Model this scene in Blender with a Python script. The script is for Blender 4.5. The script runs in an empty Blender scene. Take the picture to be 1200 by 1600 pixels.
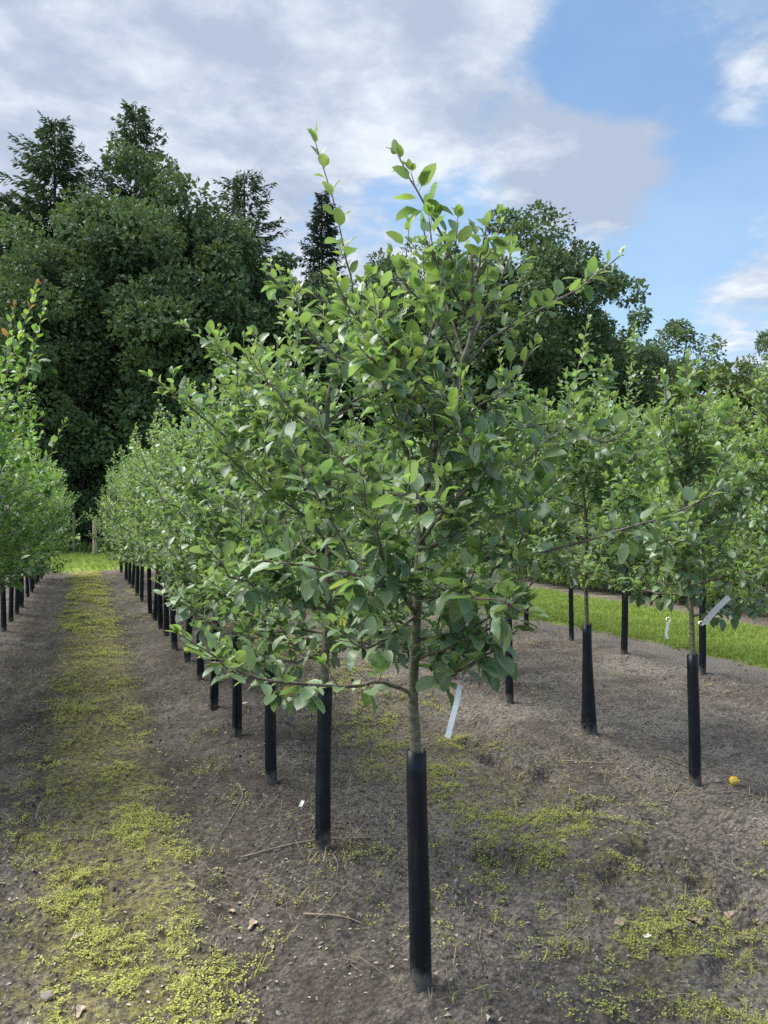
import bpy, math, random
import numpy as np
from mathutils import Matrix, Vector

PI = math.pi
R = math.radians
scene = bpy.context.scene
col = scene.collection

# ------------------------------------------------------------------ camera
CAM_H = 1.55
YAW = R(21.4)                      # the rows run along +Y, the camera looks to the right of them
F_PX, CX, HY = 1200.0, 600.0, 805.0   # photograph 1200 x 1600, horizon row
cam_data = bpy.data.cameras.new("camera")
cam_data.sensor_fit = 'VERTICAL'
cam_data.sensor_height = 34.6
cam_data.lens = 34.6 * F_PX / 1600.0
cam_data.clip_start = 0.05
cam_data.clip_end = 3000
cam_data.shift_y = (HY - 800.0) / 1600.0
cam = bpy.data.objects.new("camera", cam_data)
cam.location = (0, 0, CAM_H)
cam.rotation_euler = (R(90), 0, -YAW)
col.objects.link(cam)
scene.camera = cam
FWD = np.array([math.sin(YAW), math.cos(YAW), 0.0])
RGT = np.array([math.cos(YAW), -math.sin(YAW), 0.0])
UPV = np.array([0, 0, 1.0])


def at(px, py, depth):
    """pixel of the photograph + distance along the view axis -> world point"""
    return (np.array([0, 0, CAM_H]) + FWD * depth + RGT * ((px - CX) / F_PX * depth)
            + UPV * ((HY - py) / F_PX * depth))


def ground_at(px, py):
    return at(px, py, F_PX * CAM_H / (py - HY))


def project(P):
    P = np.asarray(P, float) - np.array([0, 0, CAM_H])
    d = P @ FWD
    return CX + F_PX * (P @ RGT) / d, HY - F_PX * P[..., 2] / d, d


# ------------------------------------------------------------------ sky
SUN_EL, SUN_AZ = R(56), R(-58)      # azimuth measured from +Y towards +X
world = bpy.data.worlds.new("World")
scene.world = world
world.use_nodes = True


class NT:
    """small helper round a node tree"""
    def __init__(self, tree):
        self.t = tree
        self.n = tree.nodes
        self.l = tree.links

    def node(self, typ, **kw):
        nd = self.n.new(typ)
        for k, v in kw.items():
            setattr(nd, k, v)
        return nd

    def put(self, sock, v):
        if hasattr(v, 'links') or hasattr(v, 'is_linked'):
            self.l.new(v, sock)
        else:
            if isinstance(v, (tuple, list)) and len(v) == 3 and len(sock.default_value) == 4:
                v = (*v, 1.0)
            sock.default_value = v

    def math(self, op, a, b=None, c=None, clamp=False):
        nd = self.node('ShaderNodeMath', operation=op, use_clamp=clamp)
        self.put(nd.inputs[0], a)
        if b is not None:
            self.put(nd.inputs[1], b)
        if c is not None:
            self.put(nd.inputs[2], c)
        return nd.outputs[0]

    def vmath(self, op, a, b=None):
        nd = self.node('ShaderNodeVectorMath', operation=op)
        self.put(nd.inputs[0], a)
        if b is not None:
            self.put(nd.inputs[1], b)
        return nd.outputs['Value'] if op in ('DOT_PRODUCT', 'LENGTH', 'DISTANCE') else nd.outputs[0]

    def sep(self, v):
        nd = self.node('ShaderNodeSeparateXYZ')
        self.l.new(v, nd.inputs[0])
        return nd.outputs

    def comb(self, x, y, z):
        nd = self.node('ShaderNodeCombineXYZ')
        self.put(nd.inputs[0], x); self.put(nd.inputs[1], y); self.put(nd.inputs[2], z)
        return nd.outputs[0]

    def mix(self, f, a, b, blend='MIX'):
        nd = self.node('ShaderNodeMix', data_type='RGBA', blend_type=blend)
        nd.clamp_factor = True
        self.put(nd.inputs[0], f); self.put(nd.inputs[6], a); self.put(nd.inputs[7], b)
        return nd.outputs[2]

    def ramp(self, v, lo, hi, a=0.0, b=1.0, smooth=True):
        nd = self.node('ShaderNodeMapRange')
        nd.interpolation_type = 'SMOOTHSTEP' if smooth else 'LINEAR'
        self.put(nd.inputs[0], v)
        nd.inputs[1].default_value = lo; nd.inputs[2].default_value = hi
        nd.inputs[3].default_value = a; nd.inputs[4].default_value = b
        return nd.outputs[0]

    def noise(self, vec, scale, detail=4, rough=0.55, dist=0.0):
        nd = self.node('ShaderNodeTexNoise')
        if vec is not None:
            self.l.new(vec, nd.inputs['Vector'])
        nd.inputs['Scale'].default_value = scale
        nd.inputs['Detail'].default_value = detail
        nd.inputs['Roughness'].default_value = rough
        nd.inputs['Distortion'].default_value = dist
        return nd.outputs['Fac']


def build_sky():
    w = NT(world.node_tree)
    w.n.clear()
    out = w.node('ShaderNodeOutputWorld')
    bg = w.node('ShaderNodeBackground')
    bg.inputs['Strength'].default_value = 0.07
    sky = w.node('ShaderNodeTexSky', sky_type='NISHITA')
    sky.sun_disc = False
    sky.sun_elevation = SUN_EL
    sky.sun_rotation = SUN_AZ
    sky.altitude = 50
    sky.air_density = 1.0
    sky.dust_density = 1.2
    sky.ozone_density = 1.6
    d = w.node('ShaderNodeTexCoord').outputs['Generated']
    s = w.sep(d)
    z = w.math('MAXIMUM', s[2], 0.07)
    k = w.math('DIVIDE', 1.0, w.math('ADD', z, 0.12))
    p = w.comb(w.math('MULTIPLY', s[0], k), w.math('MULTIPLY', s[1], k), 0.0)
    n1 = w.noise(p, 1.5, 8, 0.58, 0.15)
    n2 = w.noise(w.vmath('ADD', p, (7.3, 2.1, 4.0)), 4.5, 7, 0.6, 0.1)
    n3 = w.noise(w.vmath('ADD', p, (1.3, 9.1, 2.0)), 0.9, 5, 0.5)
    # where the cloud banks and the blue openings of this sky lie (px, py, radius in degrees, weight)
    banks = [(80, 40, 10, .26), (300, 130, 10, .26), (560, 60, 9, .26), (520, 190, 6, .20), (120, 240, 8, .16), (780, 40, 4.0, .26), (690, 170, 3.5, .2),
             (965, 235, 2.9, .34), (830, 190, 2.2, .20), (860, 280, 2.4, .20), (1000, 330, 2.0, .20), (1150, 50, 4, .24), (1000, 5, 2.5, .2), (1160, 440, 3.0, .26),
             (895, 105, 3.2, -.30), (1030, 110, 3.2, -.26), (750, 165, 1.8, -.18), (790, 120, 1.6, -.12), (1140, 270, 3.6, -.22), (590, 290, 2.8, -.26), (730, 270, 2.4, -.24), (640, 240, 2, -.1),
             (450, 330, 3, -.16), (1040, 420, 3.2, -.16), (700, 340, 3, -.12)]
    tot = None
    for px, py, deg, wt in banks:
        v = at(px, py, 1.0) - np.array([0, 0, CAM_H])
        v = v / np.linalg.norm(v)
        dt = w.vmath('DOT_PRODUCT', d, tuple(float(c) for c in v))
        sg = 1.0 / R(deg) ** 2
        g = w.math('EXPONENT', w.math('MULTIPLY', w.math('SUBTRACT', dt, 1.0), sg))
        g = w.math('MULTIPLY', g, wt)
        tot = g if tot is None else w.math('ADD', tot, g)
    cov = w.math('ADD', n1, tot)
    cov = w.math('ADD', cov, w.math('MULTIPLY', w.math('SUBTRACT', n2, 0.5), 0.62))
    fac = w.math('MULTIPLY', w.ramp(cov, 0.50, 0.74), w.ramp(s[2], 0.02, 0.14))
    # thin veil of high cloud, paler towards the horizon
    veil = w.math('ADD', w.ramp(n3, 0.35, 0.75, 0.06, 0.34), w.ramp(s[2], 0.55, 0.08, 0.10, 0.55))
    gv = at(970, 250, 1.0) - np.array([0, 0, CAM_H]); gv = gv / np.linalg.norm(gv)
    grey = w.math('EXPONENT', w.math('MULTIPLY', w.math('SUBTRACT', w.vmath('DOT_PRODUCT', d, tuple(float(c) for c in gv)), 1.0), 1.0 / R(4.2) ** 2))
    thick = w.math('ADD', w.ramp(w.math('ADD', w.math('MULTIPLY', n2, .6), w.math('MULTIPLY', n1, .4)), 0.38, 0.66), w.math('MULTIPLY', grey, -0.85))
    thick = w.math('ADD', thick, w.math('MULTIPLY', w.math('SUBTRACT', n3, 0.5), 0.8), clamp=True)
    cc = w.mix(thick, (3.45, 4.1, 5.25), (6.7, 7.15, 7.75))
    base = w.mix(veil, w.mix(1.0, sky.outputs[0], SKY_GAIN, 'MULTIPLY'), (4.3, 6.1, 8.0))
    colr = w.mix(fac, base, cc)
    w.l.new(colr, bg.inputs['Color'])
    w.l.new(bg.outputs[0], out.inputs['Surface'])


SKY_GAIN = (1.0, 1.25, 1.4)
build_sky()

sun_d = bpy.data.lights.new("sun", 'SUN')
sun_d.energy = 4.0
sun_d.angle = R(48)
sun_d.color = (1.0, 0.95, 0.86)
sun = bpy.data.objects.new("sun", sun_d)
sv = Vector((math.sin(SUN_AZ) * math.cos(SUN_EL), math.cos(SUN_AZ) * math.cos(SUN_EL), math.sin(SUN_EL)))
sun.rotation_euler = sv.to_track_quat('Z', 'Y').to_euler()
sun.location = sv * 50
col.objects.link(sun)

scene.view_settings.view_transform = 'Standard'
scene.view_settings.look = 'None'
scene.view_settings.exposure = 1.0
scene.view_settings.gamma = 1.0
scene.view_settings.use_curve_mapping = False
scene.cycles.use_denoising = False
scene.cycles.max_bounces = 6
scene.cycles.diffuse_bounces = 3
scene.cycles.glossy_bounces = 2
scene.cycles.transmission_bounces = 4
scene.cycles.transparent_max_bounces = 4
scene.cycles.caustics_reflective = False
scene.cycles.caustics_refractive = False


# ------------------------------------------------------------------ helpers
def tag(o, label=None, cat=None, group=None, kind=None):
    if label: o['label'] = label
    if cat: o['category'] = cat
    if group: o['group'] = group
    if kind: o['kind'] = kind
    return o


def mesh_np(name, V, faces, mat=None, attrs=None, smooth=True):
    """V (n,3); faces: list of int arrays (m,k); attrs: {name:(n,4) or (n,3)} point attributes"""
    me = bpy.data.meshes.new(name)
    V = np.ascontiguousarray(V, np.float32)
    me.vertices.add(len(V))
    me.vertices.foreach_set('co', V.ravel())
    idx = np.concatenate([np.asarray(f, np.int32).ravel() for f in faces])
    cnt = np.concatenate([np.full(len(f), np.asarray(f).shape[1], np.int32) for f in faces])
    st = np.concatenate([[0], np.cumsum(cnt)[:-1]]).astype(np.int32)
    me.loops.add(len(idx))
    me.loops.foreach_set('vertex_index', idx)
    me.polygons.add(len(cnt))
    me.polygons.foreach_set('loop_start', st)
    try:
        me.polygons.foreach_set('loop_total', cnt)
    except Exception:
        pass
    me.polygons.foreach_set('use_smooth', np.full(len(cnt), bool(smooth)))
    me.update(calc_edges=True)
    if attrs:
        for an, a in attrs.items():
            a = np.ascontiguousarray(a, np.float32)
            if a.shape[1] == 4:
                at_ = me.attributes.new(an, 'FLOAT_COLOR', 'POINT')
                at_.data.foreach_set('color', a.ravel())
            else:
                at_ = me.attributes.new(an, 'FLOAT_VECTOR', 'POINT')
                at_.data.foreach_set('vector', a.ravel())
    if mat:
        me.materials.append(mat)
    return me


def obj(name, me, parent=None, loc=None, rot=None, scale=None):
    o = bpy.data.objects.new(name, me)
    if parent is not None: o.parent = parent
    if loc is not None: o.location = [float(c) for c in loc]
    if rot is not None: o.rotation_euler = rot
    if scale is not None: o.scale = scale
    col.objects.link(o)
    return o


def empty(name, loc, rz=0.0):
    o = bpy.data.objects.new(name, None)
    o.empty_display_size = 0.1
    o.location = [float(c) for c in loc]
    o.rotation_euler = (0, 0, rz)
    col.objects.link(o)
    return o


def nrm(v):
    v = np.asarray(v, float)
    return v / (np.linalg.norm(v, axis=-1, keepdims=True) + 1e-9)


_PERM = np.random.RandomState(7).rand(65536)


def vnoise(x, y, seed=0):
    x = np.asarray(x, float); y = np.asarray(y, float)
    ix = np.floor(x).astype(np.int64); iy = np.floor(y).astype(np.int64)
    fx = x - ix; fy = y - iy
    fx = fx * fx * (3 - 2 * fx); fy = fy * fy * (3 - 2 * fy)

    def h(a, b):
        return _PERM[((a * 73856093) ^ (b * 19349663) ^ (seed * 83492791)) & 65535]
    return ((h(ix, iy) * (1 - fx) + h(ix + 1, iy) * fx) * (1 - fy)
            + (h(ix, iy + 1) * (1 - fx) + h(ix + 1, iy + 1) * fx) * fy) * 2 - 1


def fbm(x, y, oct=4, seed=0, gain=0.5):
    a, s, f = 1.0, 0.0, 1.0
    for i in range(oct):
        c, sn = math.cos(0.7 * i), math.sin(0.7 * i)
        s = s + a * vnoise((x * c - y * sn) * f + 3.1 * i, (x * sn + y * c) * f - 1.7 * i, seed + i)
        a *= gain; f *= 2.03
    return s


def sstep(x, a, b):
    t = np.clip((x - a) / (b - a), 0, 1)
    return t * t * (3 - 2 * t)


ROW_L, ROW_1, ROW_2, ROW_3 = -0.96, 1.0, 3.22, 5.43
GRASS_0, GRASS_1 = 6.35, 8.65
FIELD_END, FENCE_Y = 22.6, 33.5


def soil_mask(x, y):
    """1 on bare soil, 0 on grass"""
    wob = 0.12 * fbm(x * 1.3, y * 1.3, 3, 40)
    g = sstep(x + wob, GRASS_0 - .12, GRASS_0 + .12) * (1 - sstep(x + wob, GRASS_1 - .1, GRASS_1 + .1))
    e = sstep(y + wob * 2.0, FIELD_END - .25, FIELD_END + .25)
    return (1 - g) * (1 - e)


def weed_mask(x, y):
    """how much weed grows on the soil: the middles of the alleys"""
    n = fbm(x * 1.7, y * 1.0, 4, 11)
    n2 = fbm(x * 5.0, y * 4.0, 3, 12)
    a = np.exp(-((x - 0.10 - 0.05 * np.sin(y * .8)) / 0.36) ** 4) * sstep(n * .30 + n2 * .85 + .52, 0.0, 0.95)
    b = np.exp(-((x - 2.15 + .1 * np.sin(y * .7)) / 0.48) ** 4) * sstep(n * .45 + n2 * .8 + .36, 0.0, 0.9) * .8
    c = np.exp(-((x - 4.45) / 0.35) ** 4) * sstep(n + n2 * .6, .15, .9) * .5
    d = 0.13 * sstep(n + n2, .45, 1.1)
    hole = sstep(fbm(x * 9, y * 9, 2, 13) + .45, -.1, .5)
    return np.clip(np.maximum(np.maximum(a, b), np.maximum(c, d)), 0, 1) * soil_mask(x, y) * hole


PITS = [(*ground_at(px, py)[:2], ra, de) for px, py, ra, de in (
    (930, 1268, .12, .05), (1012, 1342, .13, .065), (1075, 1362, .10, .055), (850, 1240, .10, .04), (960, 1372, .07, .04),
    (895, 1398, .08, .035), (1060, 1490, .07, .03), (55, 1258, .07, .04), (20, 1445, .08, .04), (140, 1395, .06, .03), (865, 1010, .2, .06),
    (820, 1078, .16, .05), (1170, 1440, .1, .045), (740, 1165, .09, .04), (810, 1195, .09, .035), (300, 1180, .08, .02))]


def ground_h(x, y):
    x = np.asarray(x, float); y = np.asarray(y, float)
    near = 1 - sstep(np.hypot(x, y), 18, 40)
    s = soil_mask(x, y)
    h = 0.025 * fbm(x * .6, y * .6, 2, 1)
    for r in (ROW_L, ROW_1, ROW_2, ROW_3):
        h = h + 0.03 * np.exp(-((x - r) / 0.3) ** 2)
    for t in (-0.55, 0.6, 1.62, 2.75, 3.85, 4.95):                         # wheel tracks
        h = h - 0.022 * np.exp(-((x - t) / 0.17) ** 2)
    rough = 0.55 + 0.45 * fbm(x * .9, y * .9, 2, 5)
    smooth_track = 1 - .6 * sstep(x, 5.5, 5.9)
    alley2 = np.exp(-((x - 2.2) / .55) ** 2)
    cl = fbm(x * 5.5, y * 5.5, 3, 20)
    h = h + s * smooth_track * (0.016 + 0.038 * alley2) * rough * cl
    h = h + s * smooth_track * 0.012 * (1 - np.abs(fbm(x * 11, y * 11, 3, 21, .6))) * rough
    h = h + s * 0.0085 * fbm(x * 24, y * 24, 3, 23, .65)
    pit = fbm(x * 3.3, y * 2.6, 2, 30)
    h = h - s * (0.02 + .085 * alley2) * sstep(pit, .50, .85)
    for hx, hy, ra, de in PITS:                                            # trodden holes with a raised rim
        q = ((x - hx) / ra) ** 2 + ((y - hy) / (ra * .8)) ** 2 + .5 * fbm(x * 7, y * 7, 2, 33)
        h = h - de * np.exp(-q * 1.4) + de * .45 * np.exp(-(np.sqrt(np.abs(q)) - 1.5) ** 2 * 5)
    return h * near + 0.02 * (1 - s)


def gz(x, y):
    return float(ground_h(np.array([x]), np.array([y]))[0])


def tube(path, radii, sides=6, cap=True):
    path = np.asarray(path, float); radii = np.asarray(radii, float)
    n = len(path)
    T = nrm(np.gradient(path, axis=0))
    ref = np.array([1.0, 0, 0]) if abs(T[0][0]) < .8 else np.array([0, 1.0, 0])
    N = nrm(ref - T[0] * (ref @ T[0]))
    ang = np.linspace(0, 2 * PI, sides, endpoint=False)
    V = []
    for i in range(n):
        N = nrm(N - T[i] * (N @ T[i]))
        B = np.cross(T[i], N)
        V.append(path[i] + radii[i] * (np.cos(ang)[:, None] * N + np.sin(ang)[:, None] * B))
    V = np.concatenate(V)
    i = np.arange(n - 1)[:, None] * sides; j = np.arange(sides)[None]; k = (j + 1) % sides
    F = np.stack([i + j, i + k, i + sides + k, i + sides + j], -1).reshape(-1, 4)
    if cap:
        V = np.concatenate([V, path[-1:] + T[-1] * radii[-1] * .6])
        b = (n - 1) * sides
        C = np.array([[b + q, b + (q + 1) % sides, n * sides] for q in range(sides)])
        return V, F, C
    return V, F, np.zeros((0, 3), int)


def tubes_mesh(name, tubes, mat):
    """tubes: list of (path, radii, sides) -> one mesh; attribute 'wood' r = youth of the wood (thin = young)"""
    Vs, F4, F3, A, o = [], [], [], [], 0
    for path, radii, sides in tubes:
        V, F, C = tube(path, radii, sides)
        Vs.append(V); F4.append(F + o); F3.append(C + o)
        rr = np.repeat(radii, sides)
        rr = np.concatenate([rr, [radii[-1]]])
        y = 1 - sstep(rr, 0.002, 0.009)
        A.append(np.stack([y, y * 0, y * 0, y * 0 + 1], 1)); o += len(V)
    fs = [np.concatenate(F4)]
    c = np.concatenate(F3)
    if len(c): fs.append(c)
    return mesh_np(name, np.concatenate(Vs), fs, mat, {'wood': np.concatenate(A)})


def smooth_path(pts, n):
    """Catmull-Rom through pts, n samples"""
    P = np.asarray(pts, float)
    P = np.vstack([2 * P[0] - P[1], P, 2 * P[-1] - P[-2]])
    m = len(P) - 3
    t = np.linspace(0, m - 1e-6, n)
    i = t.astype(int); f = (t - i)[:, None]
    p0, p1, p2, p3 = P[i], P[i + 1], P[i + 2], P[i + 3]
    return .5 * ((2 * p1) + (-p0 + p2) * f + (2 * p0 - 5 * p1 + 4 * p2 - p3) * f ** 2 + (-p0 + 3 * p1 - 3 * p2 + p3) * f ** 3)


# ------------------------------------------------------------------ materials
def new_mat(name):
    m = bpy.data.materials.new(name)
    m.use_nodes = True
    t = NT(m.node_tree)
    bsdf = t.n['Principled BSDF']
    return m, t, bsdf


def leaf_material(name, old, young, under, trans, gloss=0.45, tmix=0.3, jitter=0.5, vein=True, spec=0.5):
    m, t, b = new_mat(name)
    at_ = t.node('ShaderNodeAttribute', attribute_name='tint')
    s = t.node('ShaderNodeSeparateColor'); t.l.new(at_.outputs['Color'], s.inputs[0])
    oi = t.node('ShaderNodeObjectInfo')
    rnd = t.math('FRACT', t.math('ADD', s.outputs[1], t.math('MULTIPLY', oi.outputs['Random'], s.outputs[2])))
    c = t.mix(s.outputs[0], old, young)
    hs = t.node('ShaderNodeHueSaturation')
    t.l.new(c, hs.inputs['Color'])
    t.l.new(t.ramp(rnd, 0, 1, 0.485, 0.515, False), hs.inputs['Hue'])
    r2 = t.math('FRACT', t.math('MULTIPLY', rnd, 7.31))
    t.l.new(t.ramp(r2, 0, 1, 1 - jitter * .5, 1 + jitter * .5, False), hs.inputs['Value'])
    t.l.new(t.ramp(t.math('FRACT', t.math('MULTIPLY', rnd, 3.7)), 0, 1, .82, 1.1, False), hs.inputs['Saturation'])
    top = t.mix(t.ramp(t.math('FRACT', t.math('MULTIPLY', rnd, 13.7)), .982, .988, 0, .6), hs.outputs[0], (.36, .32, .05)) if vein else hs.outputs[0]
    geo = t.node('ShaderNodeNewGeometry')
    cu = t.mix(geo.outputs['Backfacing'], top, t.mix(0.7, top, under))
    if vein:
        uv = t.node('ShaderNodeAttribute', attribute_name='luv')
        q = t.sep(uv.outputs['Vector'])
        av = t.math('ABSOLUTE', q[1])
        rib = t.ramp(av, 0.015, 0.05, 0.55, 0.0)
        ph = t.math('ADD', t.math('MULTIPLY', q[0], 8.0), t.math('MULTIPLY', av, -6.5))
        tri = t.math('ABSOLUTE', t.math('SUBTRACT', t.math('FRACT', ph), 0.5))
        vn = t.ramp(tri, 0.0, 0.12, 0.25, 0.0)
        cu = t.mix(t.math('MAXIMUM', rib, vn), cu, t.mix(0.5, cu, (0.30, 0.36, 0.16)))
        bp = t.node('ShaderNodeBump'); bp.inputs['Strength'].default_value = 0.14; bp.inputs['Distance'].default_value = 0.002
        t.l.new(t.ramp(tri, 0.0, 0.5), bp.inputs['Height'])
        t.l.new(bp.outputs[0], b.inputs['Normal'])
        # petiole and blotches
        bl = t.noise(geo.outputs['Position'], 42, 3, .6)
        cu = t.mix(t.ramp(bl, .64, .80, 0, .25), cu, t.mix(.5, cu, (.20, .19, .05)))
    t.l.new(cu, b.inputs['Base Color'])
    b.inputs['Roughness'].default_value = gloss
    b.inputs['Specular IOR Level'].default_value = spec
    tr = t.node('ShaderNodeBsdfTranslucent')
    t.l.new(t.mix(1.0, t.mix(0.35, top, trans), (1, 1, 1), 'MULTIPLY'), tr.inputs['Color'])
    mx = t.node('ShaderNodeMixShader'); mx.inputs[0].default_value = tmix
    t.l.new(b.outputs[0], mx.inputs[1]); t.l.new(tr.outputs[0], mx.inputs[2])
    t.l.new(mx.outputs[0], t.n['Material Output'].inputs['Surface'])
    return m


M = {}
M['apple_leaf'] = leaf_material('apple_leaf', (.094, .182, .092), (.265, .385, .092), (.28, .38, .24), (.46, .70, .11), 0.32, 0.42, .65, True, .65)
M['bright_leaf'] = leaf_material('bright_leaf', (.078, .195, .065), (.27, .40, .07), (.24, .35, .17), (.40, .72, .09), 0.32, 0.42, .55, True, .6)
M['tip_leaf'] = leaf_material('tip_leaf', (.30, .24, .045), (.42, .20, .06), (.3, .25, .1), (.5, .35, .06), 0.4, 0.3, .5)
M['yellow_leaf'] = leaf_material('yellow_leaf', (.60, .40, .03), (.62, .36, .03), (.55, .42, .1), (.6, .45, .05), 0.45, 0.25, .2)
M['hedge_leaf'] = leaf_material('hedge_leaf', (.18, .32, .065), (.43, .56, .10), (.32, .46, .17), (.55, .76, .10), 0.42, 0.46, .5, False)
M['oak_leaf'] = leaf_material('oak_leaf', (.080, .140, .062), (.18, .25, .078), (.14, .19, .10), (.14, .22, .04), 0.6, 0.2, .7, False, .15)
M['maple_leaf'] = leaf_material('maple_leaf', (.085, .142, .068), (.18, .25, .085), (.14, .19, .10), (.16, .23, .05), 0.6, 0.22, .6, False, .15)
M['spruce_needle'] = leaf_material('spruce_needle', (.024, .046, .026), (.06, .095, .05), (.04, .065, .04), (.05, .09, .03), 0.6, 0.1, .6, False, .15)
M['larch_needle'] = leaf_material('larch_needle', (.060, .098, .044), (.12, .17, .07), (.09, .13, .07), (.10, .17, .04), 0.6, 0.15, .6, False, .15)
M['willow_leaf'] = leaf_material('willow_leaf', (.11, .16, .04), (.20, .25, .06), (.17, .21, .1), (.25, .35, .06), 0.5, 0.25, .5, False, .15)
M['weed'] = leaf_material('weed', (.38, .35, .055), (.64, .58, .11), (.36, .40, .12), (.44, .50, .07), 0.5, 0.2, .7, False, .15)
M['grass'] = leaf_material('grass', (.16, .25, .045), (.34, .42, .085), (.26, .34, .09), (.34, .52, .05), 0.5, 0.25, .5, False, .15)
M['straw'] = leaf_material('straw', (.24, .20, .14), (.38, .32, .23), (.34, .29, .2), (.3, .25, .15), 0.7, 0.08, .6, False, .15)


def wood_material():
    m, t, b = new_mat('apple_wood')
    a = t.node('ShaderNodeAttribute', attribute_name='wood')
    s = t.node('ShaderNodeSeparateColor'); t.l.new(a.outputs['Color'], s.inputs[0])
    tc = t.node('ShaderNodeTexCoord').outputs['Object']
    st = t.vmath('MULTIPLY', tc, (1, 1, 2.2))
    n1 = t.noise(st, 26, 5, .6)
    n2 = t.noise(tc, 160, 3, .6)
    old = t.mix(t.ramp(n1, .35, .68), (.085, .075, .042), (.20, .185, .125))
    old = t.mix(t.ramp(n2, .62, .74, 0, .6), old, (.30, .28, .22))          # lenticels
    yng = t.mix(t.ramp(n1, .4, .65), (.10, .060, .048), (.26, .22, .20))
    t.l.new(t.mix(s.outputs[0], old, yng), b.inputs['Base Color'])
    b.inputs['Roughness'].default_value = 0.6
    bp = t.node('ShaderNodeBump'); bp.inputs['Strength'].default_value = .5; bp.inputs['Distance'].default_value = .004
    t.l.new(t.math('ADD', n1, t.math('MULTIPLY', n2, .4)), bp.inputs['Height'])
    t.l.new(bp.outputs[0], b.inputs['Normal'])
    return m


def bark_material():
    m, t, b = new_mat('forest_bark')
    tc = t.node('ShaderNodeTexCoord').outputs['Object']
    n1 = t.noise(t.vmath('MULTIPLY', tc, (1, 1, .25)), 6, 5, .65)
    t.l.new(t.mix(t.ramp(n1, .35, .65), (.035, .030, .024), (.12, .105, .085)), b.inputs['Base Color'])
    b.inputs['Roughness'].default_value = .85
    bp = t.node('ShaderNodeBump'); bp.inputs['Strength'].default_value = .7; bp.inputs['Distance'].default_value = .05
    t.l.new(n1, bp.inputs['Height']); t.l.new(bp.outputs[0], b.inputs['Normal'])
    return m


def guard_material():
    m, t, b = new_mat('guard_plastic')
    tc = t.node('ShaderNodeTexCoord').outputs['Object']
    z = t.sep(tc)[2]
    oi = t.node('ShaderNodeObjectInfo')
    off = t.vmath('ADD', tc, t.comb(t.math('MULTIPLY', oi.outputs['Random'], 30.0), 0.0, 0.0))
    n = t.noise(off, 22, 5, .65)
    n2 = t.noise(off, 90, 4, .7)
    n3 = t.noise(t.vmath('MULTIPLY', off, (1, 1, .12)), 60, 4, .6)
    c = t.mix(t.ramp(n, .35, .7), (.0035, .005, .010), (.009, .0115, .019))
    c = t.mix(t.ramp(n3, .52, .78, 0, .5), c, (.045, .046, .048))
    lim = t.math('ADD', t.math('MULTIPLY', n, .28), -0.075)
    dirt = t.ramp(t.math('SUBTRACT', lim, z), -.03, .06)                      # splashed soil at the foot
    dirt = t.math('MAXIMUM', dirt, t.ramp(n2, .66, .78, 0, .35))
    c = t.mix(dirt, c, (.125, .105, .088))
    t.l.new(c, b.inputs['Base Color'])
    t.l.new(t.math('ADD', .44, t.math('MULTIPLY', dirt, .45)), b.inputs['Roughness'])
    b.inputs['Specular IOR Level'].default_value = .35
    bp = t.node('ShaderNodeBump'); bp.inputs['Strength'].default_value = .3; bp.inputs['Distance'].default_value = .003
    t.l.new(t.math('ADD', n, n3), bp.inputs['Height']); t.l.new(bp.outputs[0], b.inputs['Normal'])
    return m


def plain(name, base, rough=.6, var=.3, scale=30, bump=.3, dist=.003):
    m, t, b = new_mat(name)
    tc = t.node('ShaderNodeTexCoord').outputs['Object']
    n = t.noise(tc, scale, 5, .6)
    lo = tuple(c * (1 - var) for c in base); hi = tuple(min(1, c * (1 + var)) for c in base)
    t.l.new(t.mix(t.ramp(n, .3, .7), lo, hi), b.inputs['Base Color'])
    b.inputs['Roughness'].default_value = rough
    bp = t.node('ShaderNodeBump'); bp.inputs['Strength'].default_value = bump; bp.inputs['Distance'].default_value = dist
    t.l.new(n, bp.inputs['Height']); t.l.new(bp.outputs[0], b.inputs['Normal'])
    return m


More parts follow.
